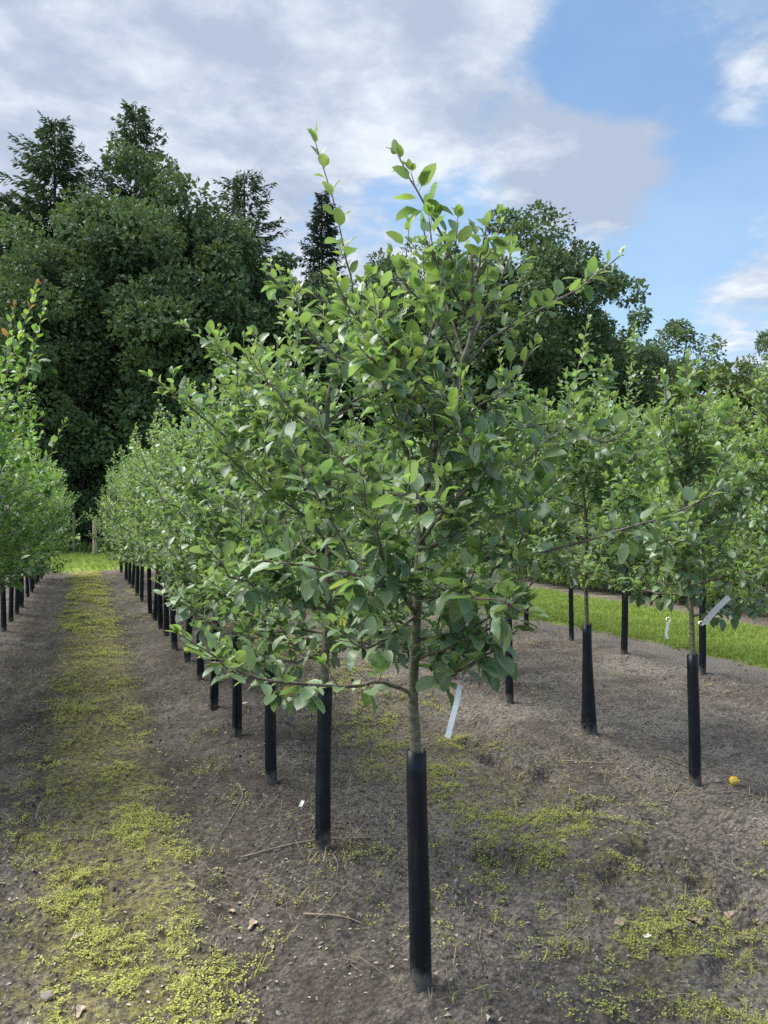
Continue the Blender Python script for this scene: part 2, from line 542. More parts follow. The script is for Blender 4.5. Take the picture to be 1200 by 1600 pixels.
def ground_material():
    m, t, b = new_mat('ground_soil')
    tc = t.node('ShaderNodeNewGeometry').outputs['Position']
    s = t.sep(tc)
    flat = t.comb(s[0], s[1], 0.0)
    n0 = t.noise(flat, 0.9, 5, .6)
    n1 = t.noise(flat, 4.5, 6, .62)
    n2 = t.noise(flat, 30, 6, .68)
    n3 = t.noise(t.vmath('ADD', flat, (9, 4, 0)), 110, 4, .7)
    n4 = t.noise(t.vmath('ADD', flat, (3, 8, 0)), 9, 5, .6)
    soil = t.mix(t.ramp(n1, .32, .68), (.080, .065, .054), (.205, .173, .147))
    soil = t.mix(t.ramp(n0, .38, .62, 0, .7), soil, (.31, .268, .236))     # dry crust
    soil = t.mix(t.ramp(n4, .52, .66, 0, .8), soil, (.062, .054, .050))     # moist crumbs
    soil = t.mix(t.ramp(n2, .42, .70, .0, .65), soil, (.31, .272, .242))     # dry grains
    soil = t.mix(t.ramp(n2, .52, .30, .0, .75), soil, (.050, .044, .041))
    soil = t.mix(t.ramp(n3, .42, .28, 0, .6), soil, (.040, .032, .027))
    soil = t.mix(t.ramp(n3, .62, .74, 0, .6), soil, (.40, .365, .335))       # sand specks
    vo = t.node('ShaderNodeTexVoronoi'); vo.inputs['Scale'].default_value = 55; t.l.new(t.vmath('ADD', flat, t.comb(t.math('MULTIPLY', n2, .02), t.math('MULTIPLY', n3, .02), 0.0)), vo.inputs['Vector'])
    crumb = vo.outputs['Distance']
    soil = t.mix(t.ramp(crumb, .45, .8, 0, .6), soil, (.045, .039, .036))     # gaps between crumbs
    big = t.noise(t.vmath('ADD', flat, (21, 5, 0)), 1.7, 6, .65)
    soil = t.mix(t.ramp(big, .46, .66, 0, .62), soil, (.064, .053, .046))     # darker, humus-rich patches
    rowd = t.ramp(t.math('ABSOLUTE', t.math('SUBTRACT', s[0], 0.0)), 1.9, .6, 0, .62)
    soil = t.mix(t.math('MULTIPLY', rowd, t.ramp(n1, .35, .6)), soil, (.058, .046, .038))
    # the driven strip along the grass is paler, trodden sand
    tr = t.math('MULTIPLY', t.ramp(s[0], 5.5, 6.0), t.ramp(s[0], 8.5, 8.8, 1, 0))
    soil = t.mix(t.math('MULTIPLY', tr, .6), soil, (.30, .26, .228))
    # thatch of straw and moss between the rows
    wob = t.math('MULTIPLY', t.math('SUBTRACT', n1, .5), .5)
    a = t.ramp(t.math('ABSOLUTE', t.math('ADD', t.math('SUBTRACT', s[0], .10), wob)), .18, .42, 1, 0)
    a = t.math('MULTIPLY', a, t.ramp(n4, .30, .56))
    c = t.ramp(t.math('ABSOLUTE', t.math('ADD', t.math('SUBTRACT', s[0], 2.15), wob)), .25, .6, 1, 0)
    c = t.math('MULTIPLY', c, t.ramp(n4, .42, .62, 0, .6))
    a = t.math('MULTIPLY', a, t.ramp(n2, .36, .56, .15, 1)); c = t.math('MULTIPLY', c, t.ramp(n2, .36, .56, .1, 1))
    moss = t.mix(t.ramp(n2, .35, .65), (.21, .185, .055), (.46, .41, .10))
    soil = t.mix(t.math('MULTIPLY', t.math('MAXIMUM', a, c), .5), soil, moss)
    # grass strip and headland
    w2 = t.math('MULTIPLY', t.math('SUBTRACT', n1, .5), .35)
    gx = t.math('ADD', s[0], w2)
    g = t.math('MULTIPLY', t.ramp(gx, GRASS_0 - .1, GRASS_0 + .12), t.ramp(gx, GRASS_1 - .12, GRASS_1 + .1, 1, 0))
    gy = t.ramp(t.math('ADD', s[1], w2), FIELD_END - .2, FIELD_END + .25)
    g = t.math('MAXIMUM', g, gy)
    turf = t.mix(t.ramp(n1, .35, .65), (.13, .20, .03), (.24, .33, .05))
    turf = t.mix(t.ramp(n2, .5, .75, 0, .5), turf, (.20, .20, .06))
    t.l.new(t.mix(g, soil, turf), b.inputs['Base Color'])
    b.inputs['Roughness'].default_value = .95
    b.inputs['Specular IOR Level'].default_value = .2
    bp = t.node('ShaderNodeBump'); bp.inputs['Strength'].default_value = 1.0; bp.inputs['Distance'].default_value = .026
    t.l.new(t.math('ADD', t.math('ADD', t.math('MULTIPLY', n2, 1.0), t.math('MULTIPLY', n3, .35)), t.math('MULTIPLY', crumb, -.45)), bp.inputs['Height'])
    t.l.new(bp.outputs[0], b.inputs['Normal'])
    return m


M['wood'] = wood_material()
M['bark'] = bark_material()
M['guard'] = guard_material()
M['ground'] = ground_material()
M['clod'] = leaf_material('clod', (.045, .036, .030), (.29, .25, .22), (.15, .13, .11), (.1, .08, .06), 0.95, 0.0, .6, False, .1)
M['paper'] = plain('tag_paper', (.90, .88, .84), .5, .05, 25, .2, .001)
M['post'] = plain('post_wood', (.25, .21, .16), .8, .3, 14, .5, .01)
M['stake'] = plain('stake_wood', (.50, .36, .27), .8, .25, 14, .5, .01)
M['wire'] = plain('green_wire', (.03, .09, .06), .5, .2, 10)
M['stone'] = plain('stone', (.24, .20, .17), .8, .3, 60, .5, .004)
M['stick'] = plain('stick', (.24, .19, .14), .8, .35, 50, .5, .003)
M['dead_leaf'] = plain('dead_leaf', (.31, .24, .175), .75, .35, 45, .4, .002)
M['fruit'] = plain('fruit_skin', (.68, .42, .03), .4, .2, 40, .2, .002)
M['fruit_flesh'] = plain('fruit_flesh', (.62, .50, .20), .6, .35, 60, .4, .003)
M['litter'] = plain('litter', (.36, .30, .24), .8, .45, 90, .2, .002)


# ------------------------------------------------------------------ ground
def axis(segs):
    v = [segs[0][0]]
    for a, b, st0, st1 in segs:
        n = max(1, int(round((b - a) / ((st0 + st1) / 2))))
        w = np.linspace(st0, st1, n); w = np.cumsum(w); w = a + (b - a) * w / w[-1]
        v += list(w)
    return np.array(v)


gx = axis([(-800, -60, 260, 30), (-60, -8, 12, 1.2), (-8, -2.2, .8, .12), (-2.2, -1.0, .08, .020), (-1.0, 2.3, .0155, .0155), (2.3, 2.7, .018, .025),
           (2.7, 4.2, .026, .04), (4.2, 9, .045, .09), (9, 14, .2, 1.0), (14, 70, 2, 12), (70, 800, 30, 260)])
gy = axis([(-60, -2, 15, 1), (-2, 1.0, .3, .04), (1.0, 3.2, .0145, .016), (3.2, 4.6, .018, .03), (4.6, 9, .032, .07), (9, 24, .08, .18), (24, 40, .3, 1.5), (40, 120, 4, 14), (120, 1600, 40, 400)])
GX, GY = np.meshgrid(gx, gy)
GZ = ground_h(GX, GY)
V = np.stack([GX, GY, GZ], -1).reshape(-1, 3)
nx, ny = len(gx), len(gy)
i = (np.arange(ny - 1)[:, None] * nx + np.arange(nx - 1)[None])
F = np.stack([i, i + 1, i + nx + 1, i + nx], -1).reshape(-1, 4)
tag(obj('ground', mesh_np('ground', V, [F], M['ground'])), kind='structure')


# ------------------------------------------------------------------ leaf templates
def leaf_template(rng, stations=6, petiole=.20, width=.60, detail=True):
    # far leaves go without the stalk strip
    """leaf of length 1 along +X, petiole at the origin, upper face +Z"""
    fold = rng.uniform(.10, .6); droop = rng.uniform(-.06, .38); wave = rng.uniform(.0, .05) if detail else 0
    side = rng.uniform(-.06, .06)
    t = np.linspace(0, 1, stations + 2)
    w = width * .5 * (1 - petiole) * np.sin(PI * np.clip(t, 0, 1) ** .80) ** .62
    w[0] = 0; w[-1] = 0
    x = petiole + (1 - petiole) * t
    zc = .10 * t - droop * t ** 2
    yc = side * np.sin(PI * t)
    V, U = [], []
    V.append((x[0], yc[0], zc[0])); U.append((0, 0, 0))
    for q in range(1, stations + 1):
        for sgn in (-1, 0, 1):
            dz = abs(sgn) * fold * w[q] + (sgn != 0) * wave * math.sin(q * 2.4 + sgn + side * 40)
            V.append((x[q], yc[q] + sgn * w[q], zc[q] + dz)); U.append((t[q], sgn * w[q] / (width * .5), 0))
    V.append((x[-1], yc[-1], zc[-1])); U.append((1, 0, 0))
    F = [(0, 2, 1), (0, 3, 2)]
    for q in range(stations - 1):
        a = 1 + 3 * q
        for s in (0, 1):
            F += [(a + s, a + s + 1, a + s + 4), (a + s, a + s + 4, a + s + 3)]
    a = 1 + 3 * (stations - 1); e = len(V) - 1
    F += [(a, a + 1, e), (a + 1, a + 2, e)]
    if not detail:
        return np.array(V, float), np.array(F, int), np.array(U, float)
    p = len(V)
    hw = .014
    V += [(0, -hw, 0), (0, hw, 0), (x[0] + .02, hw, zc[0]), (x[0] + .02, -hw, zc[0])]; U += [(0, 0, 0)] * 4
    F += [(p, p + 2, p + 1), (p, p + 3, p + 2)]
    return np.array(V, float), np.array(F, int), np.array(U, float)


_r = np.random.RandomState(3)
LEAF_HI = [leaf_template(_r, 5, width=_r.uniform(.50, .68)) for _ in range(12)]
LEAF_MID = [leaf_template(_r, 2, width=.62, detail=False) for _ in range(6)]
LEAF_NARROW = [leaf_template(_r, 2, width=.5, detail=False) for _ in range(5)]


def frames(D, N):
    X = nrm(D)
    Z = nrm(N - X * np.sum(N * X, 1, keepdims=True))
    Y = np.cross(Z, X)
    return X, Y, Z


def leaves_mesh(name, templates, L, mat, seed=0):
    """L: dict pos,dir,nor,size,age -> one mesh of all leaves"""
    rng = np.random.RandomState(seed)
    n = len(L['pos'])
    X, Y, Z = frames(L['dir'], L['nor'])
    pick = rng.randint(0, len(templates), n)
    Vs, Fs, As, Us, o = [], [], [], [], 0
    for k, (tv, tf, tu) in enumerate(templates):
        q = np.where(pick == k)[0]
        if not len(q): continue
        s = L['size'][q][:, None, None]
        wv = rng.uniform(.85, 1.15, (len(q), 1, 1))
        V = L['pos'][q][:, None] + s * (tv[None, :, 0:1] * X[q][:, None] + wv * tv[None, :, 1:2] * Y[q][:, None] + tv[None, :, 2:3] * Z[q][:, None])
        m = len(tv)
        Fs.append((tf[None] + (np.arange(len(q)) * m)[:, None, None]).reshape(-1, 3) + o)
        Vs.append(V.reshape(-1, 3)); o += len(q) * m
        c = np.zeros((len(q), m, 4)); c[..., 0] = L['age'][q][:, None]; c[..., 1] = rng.rand(len(q))[:, None]; c[..., 3] = 1
        As.append(c.reshape(-1, 4)); Us.append(np.tile(tu, (len(q), 1)))
    return mesh_np(name, np.concatenate(Vs), [np.concatenate(Fs)], mat, {'tint': np.concatenate(As), 'luv': np.concatenate(Us)})


_single = {}


def single_leaf_mesh(k, agebin, mat):
    key = (k, agebin, mat.name)
    if key not in _single:
        tv, tf, tu = LEAF_HI[k]
        c = np.zeros((len(tv), 4)); c[:, 0] = agebin / 4.0; c[:, 1] = (k * .37) % 1; c[:, 2] = 1; c[:, 3] = 1
        _single[key] = mesh_np('leaf', tv, [tf], mat, {'tint': c, 'luv': tu})
    return _single[key]


# ------------------------------------------------------------------ orchard tree generator (local coordinates, base at 0,0,0)
class Growth:
    def __init__(self, seed):
        self.rng = np.random.RandomState(seed)
        self.trunk = None            # (path, radii)
        self.branches = []           # each a list of tubes
        self.P, self.D, self.N, self.S, self.A = [], [], [], [], []

    def leaf(self, p, d, n, s, a):
        self.P.append(p); self.D.append(d); self.N.append(n); self.S.append(s); self.A.append(a)

    def leaves(self):
        return dict(pos=np.array(self.P), dir=np.array(self.D), nor=np.array(self.N), size=np.array(self.S), age=np.clip(np.array(self.A), 0, 1))

    def leaf_along(self, path, t0, spacing, size, young, droop=0.0, tipshrink=.45):
        rng = self.rng
        path = np.asarray(path)
        seg = np.linalg.norm(np.diff(path, axis=0), axis=1); cum = np.concatenate([[0], np.cumsum(seg)]); L = cum[-1]
        T = nrm(np.gradient(path, axis=0))
        s = L * t0; ph = rng.uniform(0, 6.28)
        while s < L - .001:
            t = s / L
            p = np.array([np.interp(s, cum, path[:, c]) for c in range(3)])
            tg = nrm(np.array([np.interp(s, cum, T[:, c]) for c in range(3)]))
            a = np.array([0, 0, 1.0]) if abs(tg[2]) < .9 else np.array([1.0, 0, 0])
            u = nrm(np.cross(tg, a)); v = np.cross(tg, u)
            rad = math.cos(ph) * u + math.sin(ph) * v
            tip = sstep(t, .72, 1.0)
            if rad[2] < 0: rad = nrm(np.array([rad[0], rad[1], rad[2] * .25]))
            d = rad * rng.uniform(.75, 1.0) + tg * (rng.uniform(.25, .7) + tip * .6) + np.array([0, 0, .30 * tip + .16 - droop * (1 - tip) * rng.uniform(-.1, 1.25)])
            d = nrm(d + rng.normal(0, .18, 3))
            n = np.array([0, 0, 1.25]) + rad * rng.uniform(-.2, .25) + rng.normal(0, .24, 3)
            if d[2] < -.45:
                hz = np.array([d[0], d[1], 0]); n = n * .5 + nrm(hz) * .9
            sz = size * rng.uniform(.72, 1.22) * (1 - tipshrink * tip)
            self.leaf(p, d, n, sz, young * (.35 + .65 * t) + .5 * tip * young + rng.normal(0, .1))
            ph += 2.4 + rng.normal(0, .25)
            s += spacing * rng.uniform(.7, 1.35) * (1 - tipshrink * tip)
        # terminal rosette
        for _ in range(3):
            d = nrm(T[-1] * 1.0 + rng.normal(0, .45, 3) + np.array([0, 0, .15]))
            self.leaf(path[-1], d, np.array([0, 0, 1.0]) + rng.normal(0, .4, 3), size * rng.uniform(.38, .62), young * 1.3 + .1)

    def branch(self, path, r0, r1=.0022, size=.085, young=.6, leaf_from=.3, twig=1.0, droop=.4, twiglen=.3, spacing=.032, n=14, wob=.012, tipshrink=.45):
        rng = self.rng
        path = smooth_path(path, n)
        L = np.linalg.norm(np.diff(path, axis=0), axis=1).sum()
        t = np.linspace(0, 1, n)
        path = path + rng.normal(0, wob, path.shape) * (np.sin(PI * t) ** .7)[:, None] * min(1, L)
        path = smooth_path(path, n + 4)
        t = np.linspace(0, 1, len(path))
        rad = r1 + (r0 - r1) * (1 - t) ** 1.15
        tubes = [(path, rad, 6)]
        self.leaf_along(path, leaf_from, spacing, size, young, droop, tipshrink)
        T = nrm(np.gradient(path, axis=0))
        # side shoots
        s = .16
        az = rng.uniform(0, 6.28)
        while s < .86:
            q = s * (len(path) - 1); i = int(q); f = q - i
            p = path[i] * (1 - f) + path[i + 1] * f
            tg = T[i]
            if rng.rand() < .92 * twig:
                a = np.array([0, 0, 1.0]) if abs(tg[2]) < .9 else np.array([1.0, 0, 0])
                u = nrm(np.cross(tg, a)); v = np.cross(tg, u)
                side = math.cos(az) * u + math.sin(az) * v
                ln = twiglen * rng.uniform(.35, 1.15) * (1 - .55 * s)
                d0 = nrm(tg * .7 + side * .8 + np.array([0, 0, .15]))
                d1 = nrm(tg * .5 + side * .35 + np.array([0, 0, .75]))
                tw = smooth_path([p, p + d0 * ln * .4, p + d0 * ln * .55 + d1 * ln * .5], 6)
                r = max(.0016, rad[i] * .5)
                tubes.append((tw, np.linspace(r, .0013, 6), 4))
                self.leaf_along(tw, .12, spacing * .9, size * .95, young * .85, droop)
            if rng.rand() < .75 * twig:      # fruiting spur with a rosette of leaves
                side = nrm(rng.normal(0, 1, 3)); side = nrm(side - tg * (side @ tg))
                tip = p + side * .025
                tubes.append((np.array([p, p + side * .012, tip]), np.array([.004, .0035, .003]) * .8, 3))
                for q_ in range(rng.randint(4, 7)):
                    d = nrm(side * .5 + rng.normal(0, .65, 3) + np.array([0, 0, -.15 - .35 * droop]))
                    nn = np.array([0, 0, .9]) + nrm(np.array([d[0], d[1], .01])) * (.6 if d[2] < -.2 else .1) + rng.normal(0, .35, 3)
                    self.leaf(tip, d, nn, size * rng.uniform(.8, 1.3), young * .25 + rng.normal(0, .08))
            az += 2.4
            s += rng.uniform(.055, .10) * .75 / max(.35, L)
        self.branches.append(tubes)

    def set_trunk(self, pts, r0, r1, n=18, stub=False):
        p = smooth_path(pts, n)
        t = np.linspace(0, 1, n)
        rad = r0 + (r1 - r0) * t ** .9
        rad[0] *= 1.15
        rad = rad * (1 + self.rng.normal(0, .03, n))
        self.trunk = (p, rad)

    def trunk_at(self, z):
        p, r = self.trunk
        return np.array([np.interp(z, p[:, 2], p[:, c]) for c in range(3)]), float(np.interp(z, p[:, 2], r))

    def auto_branches(self, n, zlo, zhi, llo, lhi, el=(20, 50), size=.085, young=.6, droop=.4, az0=None, twiglen=.3, spacing=.032, avoid=None, twig=1.0):
        rng = self.rng
        az = rng.uniform(0, 6.28) if az0 is None else az0
        for k in range(n):
            f = (k + rng.uniform(.1, .9)) / n
            z = zlo + (zhi - zlo) * f
            p, r = self.trunk_at(z)
            e = R(rng.uniform(*el) + 14 * f)
            ln = (llo + (lhi - llo) * f) * rng.uniform(.8, 1.2)
            d0 = np.array([math.cos(az) * math.cos(e), math.sin(az) * math.cos(e), math.sin(e)])
            e2 = min(R(80), e + R(rng.uniform(12, 34)))
            az2 = az + rng.uniform(-.35, .35)
            d1 = np.array([math.cos(az2) * math.cos(e2), math.sin(az2) * math.cos(e2), math.sin(e2)])
            path = [p, p + d0 * ln * .35, p + d0 * ln * .62 + d1 * ln * .1, p + d0 * ln * .62 + d1 * ln * .48]
            self.branch(path, max(.0045, min(.010, r * .55)), size=size, young=young * (.6 + .6 * f), droop=droop * (1 - .6 * f), leaf_from=.22, twiglen=twiglen, spacing=spacing, twig=twig)
            az += 2.4 + rng.normal(0, .3)


def guard_mesh(name, path, height, r_top=.031, r_bot=.035, split=0.0, seed=0):
    """a slit plastic tube round the trunk foot: outer wall, inner wall, rims; split opens the slit towards the foot"""
    rng = np.random.RandomState(seed)
    sides, rings, th = 22, 12, .0022
    a0 = rng.uniform(0, 6.28)
    V = []
    for wall in (0, 1):
        for k in range(rings):
            f = k / (rings - 1)
            z = -.03 + (height + .03) * f
            c = np.array([np.interp(max(z, 0), path[:, 2], path[:, q]) for q in range(3)]); c[2] = z
            r = r_bot + (r_top - r_bot) * f ** .7
            op = split * max(0, 1 - f * 1.25) ** 1.2
            r = r * (1 + op * .9) - wall * th
            span = 2 * PI * (1 - .02) + .5 * (1 - op * 4) * (.4)
            for j in range(sides):
                g = j / (sides - 1)
                a = a0 + span * (g - .5)
                rr = r + .003 * (g - .5) * 2 * (1 - split) + .0012 * math.sin(3 * a + 7 * f + seed)
                zz = c[2] + (.004 * math.sin(2 * a + seed) if k == rings - 1 else 0)
                V.append((c[0] + rr * math.cos(a), c[1] + rr * math.sin(a), zz))
    V = np.array(V)
    F = []
    W = rings * sides
    for k in range(rings - 1):
        for j in range(sides - 1):
            a = k * sides + j
            F.append((a, a + 1, a + sides + 1, a + sides))
            F.append((W + a, W + a + sides, W + a + sides + 1, W + a + 1))
    for j in range(sides - 1):
        a = (rings - 1) * sides + j
        F.append((a, a + 1, W + a + 1, W + a))
    for k in range(rings - 1):
        a = k * sides; b = a + sides - 1
        F.append((a, a + sides, W + a + sides, W + a))
        F.append((b, W + b, W + b + sides, b + sides))
    return mesh_np(name, V, [np.array(F)], M['guard'])


CAM = np.array([0, 0, CAM_H])


def rz_lean(v):
    return R(2.0) * math.sin(37.0 * float(v[0]) + 61.0 * float(v[1]))


class Kind:
    """meshes of one grown tree, shared by all its copies"""
    def __init__(self, g, leafmat, guard_h=.76, split=0.0, templates=None, seed=0, tips=None):
        self.g = g; self.mat = leafmat
        L = g.leaves(); self.L = L; self.seed = seed
        self.templates = templates or LEAF_HI
        self.trunk = tubes_mesh('trunk', [(g.trunk[0], g.trunk[1], 12)], M['wood'])
        self.branch = [tubes_mesh('branch', b, M['wood']) for b in g.branches]
        self.guard = guard_mesh('trunk_guard', g.trunk[0], guard_h, split=split, seed=seed) if guard_h else None
        self.crowns = {}
        self.pick = {}
        self.tips = tips

    def crown(self, drop=()):
        key = tuple(drop)
        if key not in self.crowns:
            keep = np.ones(len(self.L['pos']), bool); keep[list(drop)] = False
            self.crowns[key] = leaves_mesh('crown', self.templates, {k: v[keep] for k, v in self.L.items()}, self.mat, self.seed + 5)
        return self.crowns[key]

    def place(self, name, loc, rz=0.0, scale=1.0, nleaf=0, yellow=()):
        root = empty(name, loc, rz); root.scale = (scale,) * 3
        if rz: root.rotation_euler = (rz_lean(loc), rz_lean(loc[::-1]), rz)
        obj('trunk', self.trunk, root)
        if self.guard: obj('trunk_guard', self.guard, root)
        for b in self.branch: obj('branch', b, root)
        L = self.L
        pick = []
        drop = next(iter(self.pick.values())) if self.pick else []
        if nleaf:
            key = nleaf
            if key not in self.pick:
                c, s = math.cos(rz), math.sin(rz)
                W = L['pos'] * scale @ np.array([[c, s, 0], [-s, c, 0], [0, 0, 1]]) + np.asarray(loc)
                px, py, d = project(W)
                view = nrm(W - CAM)
                N = L['nor'] @ np.array([[c, s, 0], [-s, c, 0], [0, 0, 1]])
                face = np.abs(np.sum(nrm(N) * view, 1))
                inside = (px > 0) & (px < 1200) & (py > 0) & (py < 1600) & (d > .3)
                score = L['size'] / d * (.35 + face) * np.exp(-(d - d.min()) / .55) * inside
                self.pick[key] = [int(q) for q in np.argsort(-score)[:nleaf] if score[q] > 0]
            pick = drop = self.pick[key]
        cr = obj('crown', self.crown(drop), root); cr['kind'] = 'stuff'
        if pick:
            X, Y, Z = frames(L['dir'], L['nor'])
            for q in pick:
                k = q % len(LEAF_HI)
                mm = self.mat
                if q in yellow: mm = M['yellow_leaf']
                elif self.tips and L['age'][q] > .97 and (q * 7919) % 10 < 4: mm = self.tips
                me = single_leaf_mesh(k, int(round(L['age'][q] * 4)), mm)
                o = bpy.data.objects.new('leaf', me)
                o.parent = root
                s = L['size'][q] * (.5 if q in yellow else 1)
                mt = Matrix(((X[q][0] * s, Y[q][0] * s, Z[q][0] * s, L['pos'][q][0]),
                             (X[q][1] * s, Y[q][1] * s, Z[q][1] * s, L['pos'][q][1]),
                             (X[q][2] * s, Y[q][2] * s, Z[q][2] * s, L['pos'][q][2]), (0, 0, 0, 1)))
                o.matrix_basis = mt
                col.objects.link(o)
        return root


def local(paths, base):
    return [np.array([at(*p) for p in path]) - base for path in paths]


def apple(seed, H=2.8, lean=(0, 0), n=15, zlo=.86, llo=.78, lhi=.45, el=(8, 48),  size=.085, young=.6, droop=.45, twiglen=.3, spacing=.032, r0=.021, leader=.75, low=4):
    g = Growth(seed)
    r = g.rng
    zt = H - leader
    lx, ly = lean
    ax, ay = lx * .6 + r.normal(0, .012), ly * .6 + r.normal(0, .012)
    pts = [(0, 0, -.02), (ax * .33, ay * .33, .33), (ax * .66, ay * .66, .66), (ax, ay, 1.0),
           (lx + r.normal(0, .03), ly + r.normal(0, .03), 1.0 + (zt - 1) * .5), (lx + r.normal(0, .05), ly + r.normal(0, .05), zt)]
    g.set_trunk(pts, r0, .009)
    g.auto_branches(n, zlo, zt - .03, llo, lhi, el=el, size=size, young=young, droop=droop, twiglen=twiglen, spacing=spacing)
    g.auto_branches(low, zlo - .02, zlo + .3, llo * .9, llo * .95, el=(-2, 20), size=size, young=young * .7, droop=.6, twiglen=twiglen, spacing=spacing)
    top = g.trunk[0][-1]
    d = np.array([r.normal(0, .12), r.normal(0, .12), 1.0])
    g.branch([top - np.array([0, 0, .02]), top + d * leader * .5, top + d * leader + np.array([r.normal(0, .05), r.normal(0, .05), 0])], .007, size=size, young=young * 1.3, leaf_from=.05, twig=.55, droop=0, twiglen=.22)
    for _ in range(5):
        d = nrm(np.array([r.normal(0, .4), r.normal(0, .4), 1.0])); l = leader * r.uniform(.45, .95)
        b0 = top - np.array([0, 0, r.uniform(.05, .55)]) + np.array([d[0], d[1], 0]) * .2
        b0, _q = g.trunk_at(b0[2])
        g.branch([b0, b0 + d * l * .5, b0 + d * l + np.array([0, 0, .12])], .005, size=size * .95, young=young * 1.3, leaf_from=.1, twig=.4, droop=0, twiglen=.2)
    return g


# ------------------------------------------------------------------ the row headed by the tagged tree
def base_of(px, py):
    p = ground_at(px, py); p[2] = gz(p[0], p[1]) - .005
    return p


# tree one: traced limbs
B1 = base_of(657, 1555)
D1 = 2.48
g = Growth(101)
tp = local([[(657, 1562, D1), (650, 1188, D1), (645, 1085, D1), (652, 950, D1 - .01), (658, 830, D1 - .02), (674, 720, D1), (700, 640, D1 + .02), (722, 570, D1 + .02), (739, 510, D1 + .02), (735, 400, D1 + .03)]], B1)[0]
tp[0] = (0, 0, -.03)
g.set_trunk(tp, .0200, .0085, 26)
limbs = local([
    [(643, 1085, 2.48), (605, 1068, 2.42), (545, 1072, 2.36), (440, 1066, 2.27), (380, 1053, 2.2), (335, 1028, 2.15), (280, 990, 2.1)],
    [(652, 1072, 2.48), (692, 1062, 2.42), (722, 1048, 2.36), (765, 1018, 2.3), (808, 985, 2.25)],
    [(650, 1030, 2.48), (700, 1012, 2.4), (760, 985, 2.3), (815, 930, 2.2)],
    [(655, 935, 2.47), (700, 928, 2.42), (770, 896, 2.34), (815, 845, 2.28), (826, 775, 2.25)],
    [(657, 886, 2.46), (720, 882, 2.42), (800, 868, 2.38), (900, 850, 2.34), (1000, 822, 2.3), (1060, 800, 2.28), (1128, 762, 2.25)],
    [(728, 568, 2.5), (775, 525, 2.5), (830, 492, 2.5), (900, 452, 2.48), (968, 400, 2.45)],
    [(652, 930, 2.47), (600, 915, 2.3), (540, 898, 2.15), (488, 886, 2.05), (396, 876, 1.92)],
    [(657, 810, 2.46), (632, 700, 2.4), (600, 600, 2.36), (566, 510, 2.34), (553, 478, 2.33)],
    [(660, 775, 2.46), (634, 690, 2.38), (650, 590, 2.34), (668, 530, 2.32), (681, 492, 2.3)],
    [(660, 820, 2.46), (735, 760, 2.3), (760, 735, 2.24), (730, 690, 2.2), (682, 600, 2.15)],
    [(648, 985, 2.48), (600, 950, 2.42), (545, 860, 2.36), (500, 780, 2.32), (455, 700, 2.3)],
    [(715, 590, 2.5), (650, 540, 2.52), (560, 500, 2.56), (470, 450, 2.6)],
    [(700, 640, 2.5), (620, 560, 2.5), (585, 520, 2.5), (640, 440, 2.5)],
    [(655, 850, 2.46), (690, 800, 2.2), (650, 775, 2.0), (610, 770, 1.9)],
    [(725, 560, 2.5), (760, 480, 2.6), (790, 420, 2.65), (800, 385, 2.66)],
    [(735, 520, 2.5), (745, 440, 2.46), (755, 380, 2.44), (762, 345, 2.44)],
    [(652, 960, 2.48), (585, 1010, 2.32), (555, 1005, 2.22), (520, 975, 2.15)],
    [(665, 740, 2.48), (760, 690, 2.5), (850, 660, 2.52), (940, 690, 2.5), (985, 670, 2.5)],
    [(680, 690, 2.48), (740, 640, 2.45), (800, 600, 2.42), (835, 540, 2.4)],
    [(660, 800, 2.47), (560, 740, 2.45), (480, 660, 2.44), (420, 600, 2.44), (405, 560, 2.44)],
    [(655, 905, 2.46), (720, 930, 2.2), (780, 940, 2.05), (830, 960, 1.98)],
    [(652, 1000, 2.48), (720, 985, 2.38), (790, 950, 2.3), (850, 890, 2.26)],
    [(657, 860, 2.46), (740, 820, 2.4), (820, 790, 2.36), (880, 740, 2.34)],
    [(660, 780, 2.46), (740, 740, 2.42), (820, 720, 2.38), (880, 660, 2.36)],
    [(735, 500, 2.5), (700, 440, 2.44), (672, 395, 2.4), (660, 352, 2.38)],
    [(720, 575, 2.5), (690, 510, 2.4), (640, 450, 2.34), (610, 400, 2.3)],
    [(715, 590, 2.5), (640, 560, 2.4), (560, 500, 2.34), (520, 430, 2.3)],
    [(725, 560, 2.5), (700, 480, 2.6), (690, 430, 2.65), (700, 375, 2.68)],
    [(700, 640, 2.5), (600, 600, 2.56), (500, 540, 2.6), (432, 470, 2.62)],
    [(690, 660, 2.48), (640, 620, 2.3), (590, 570, 2.2), (560, 540, 2.15)],
], B1)
for q, p in enumerate(limbs):
    low = q in (0, 1, 2, 3, 6, 10, 16, 20)
    g.branch(p, .0075 if q in (0, 1, 2, 3, 4) else .006, size=.092 if q in (1, 2, 3, 20) else .080 if low else .073, young=.45 if low else .85,
             leaf_from=.28 if q in (0, 5) else .3, twig=.6 if q == 0 else .4 if q in (4, 5) else .8, droop=.75 if low else .2, twiglen=.22, spacing=.036, wob=.006)
g.auto_branches(6, 1.05, 1.8, .5, .4, el=(5, 50), size=.078, young=.5, droop=.5)
lead = local([[(730, 470, 2.5), (692, 372, 2.5), (652, 300, 2.48), (622, 243, 2.46)]], B1)[0]
g.branch(lead, .0055, size=.094, young=.95, leaf_from=.05, twig=.12, droop=0, twiglen=.1, spacing=.043, wob=.003, tipshrink=.25)
k1 = Kind(g, M['apple_leaf'], guard_h=.765, seed=1)
lab = k1.L
pxs, pys, dd = project(lab['pos'] + B1)
yel = [int(q) for q in np.argsort(np.hypot(pxs - 453, pys - 1056))[:1]] + [int(q) for q in np.argsort(np.hypot(pxs - 583, pys - 1035))[:1]]
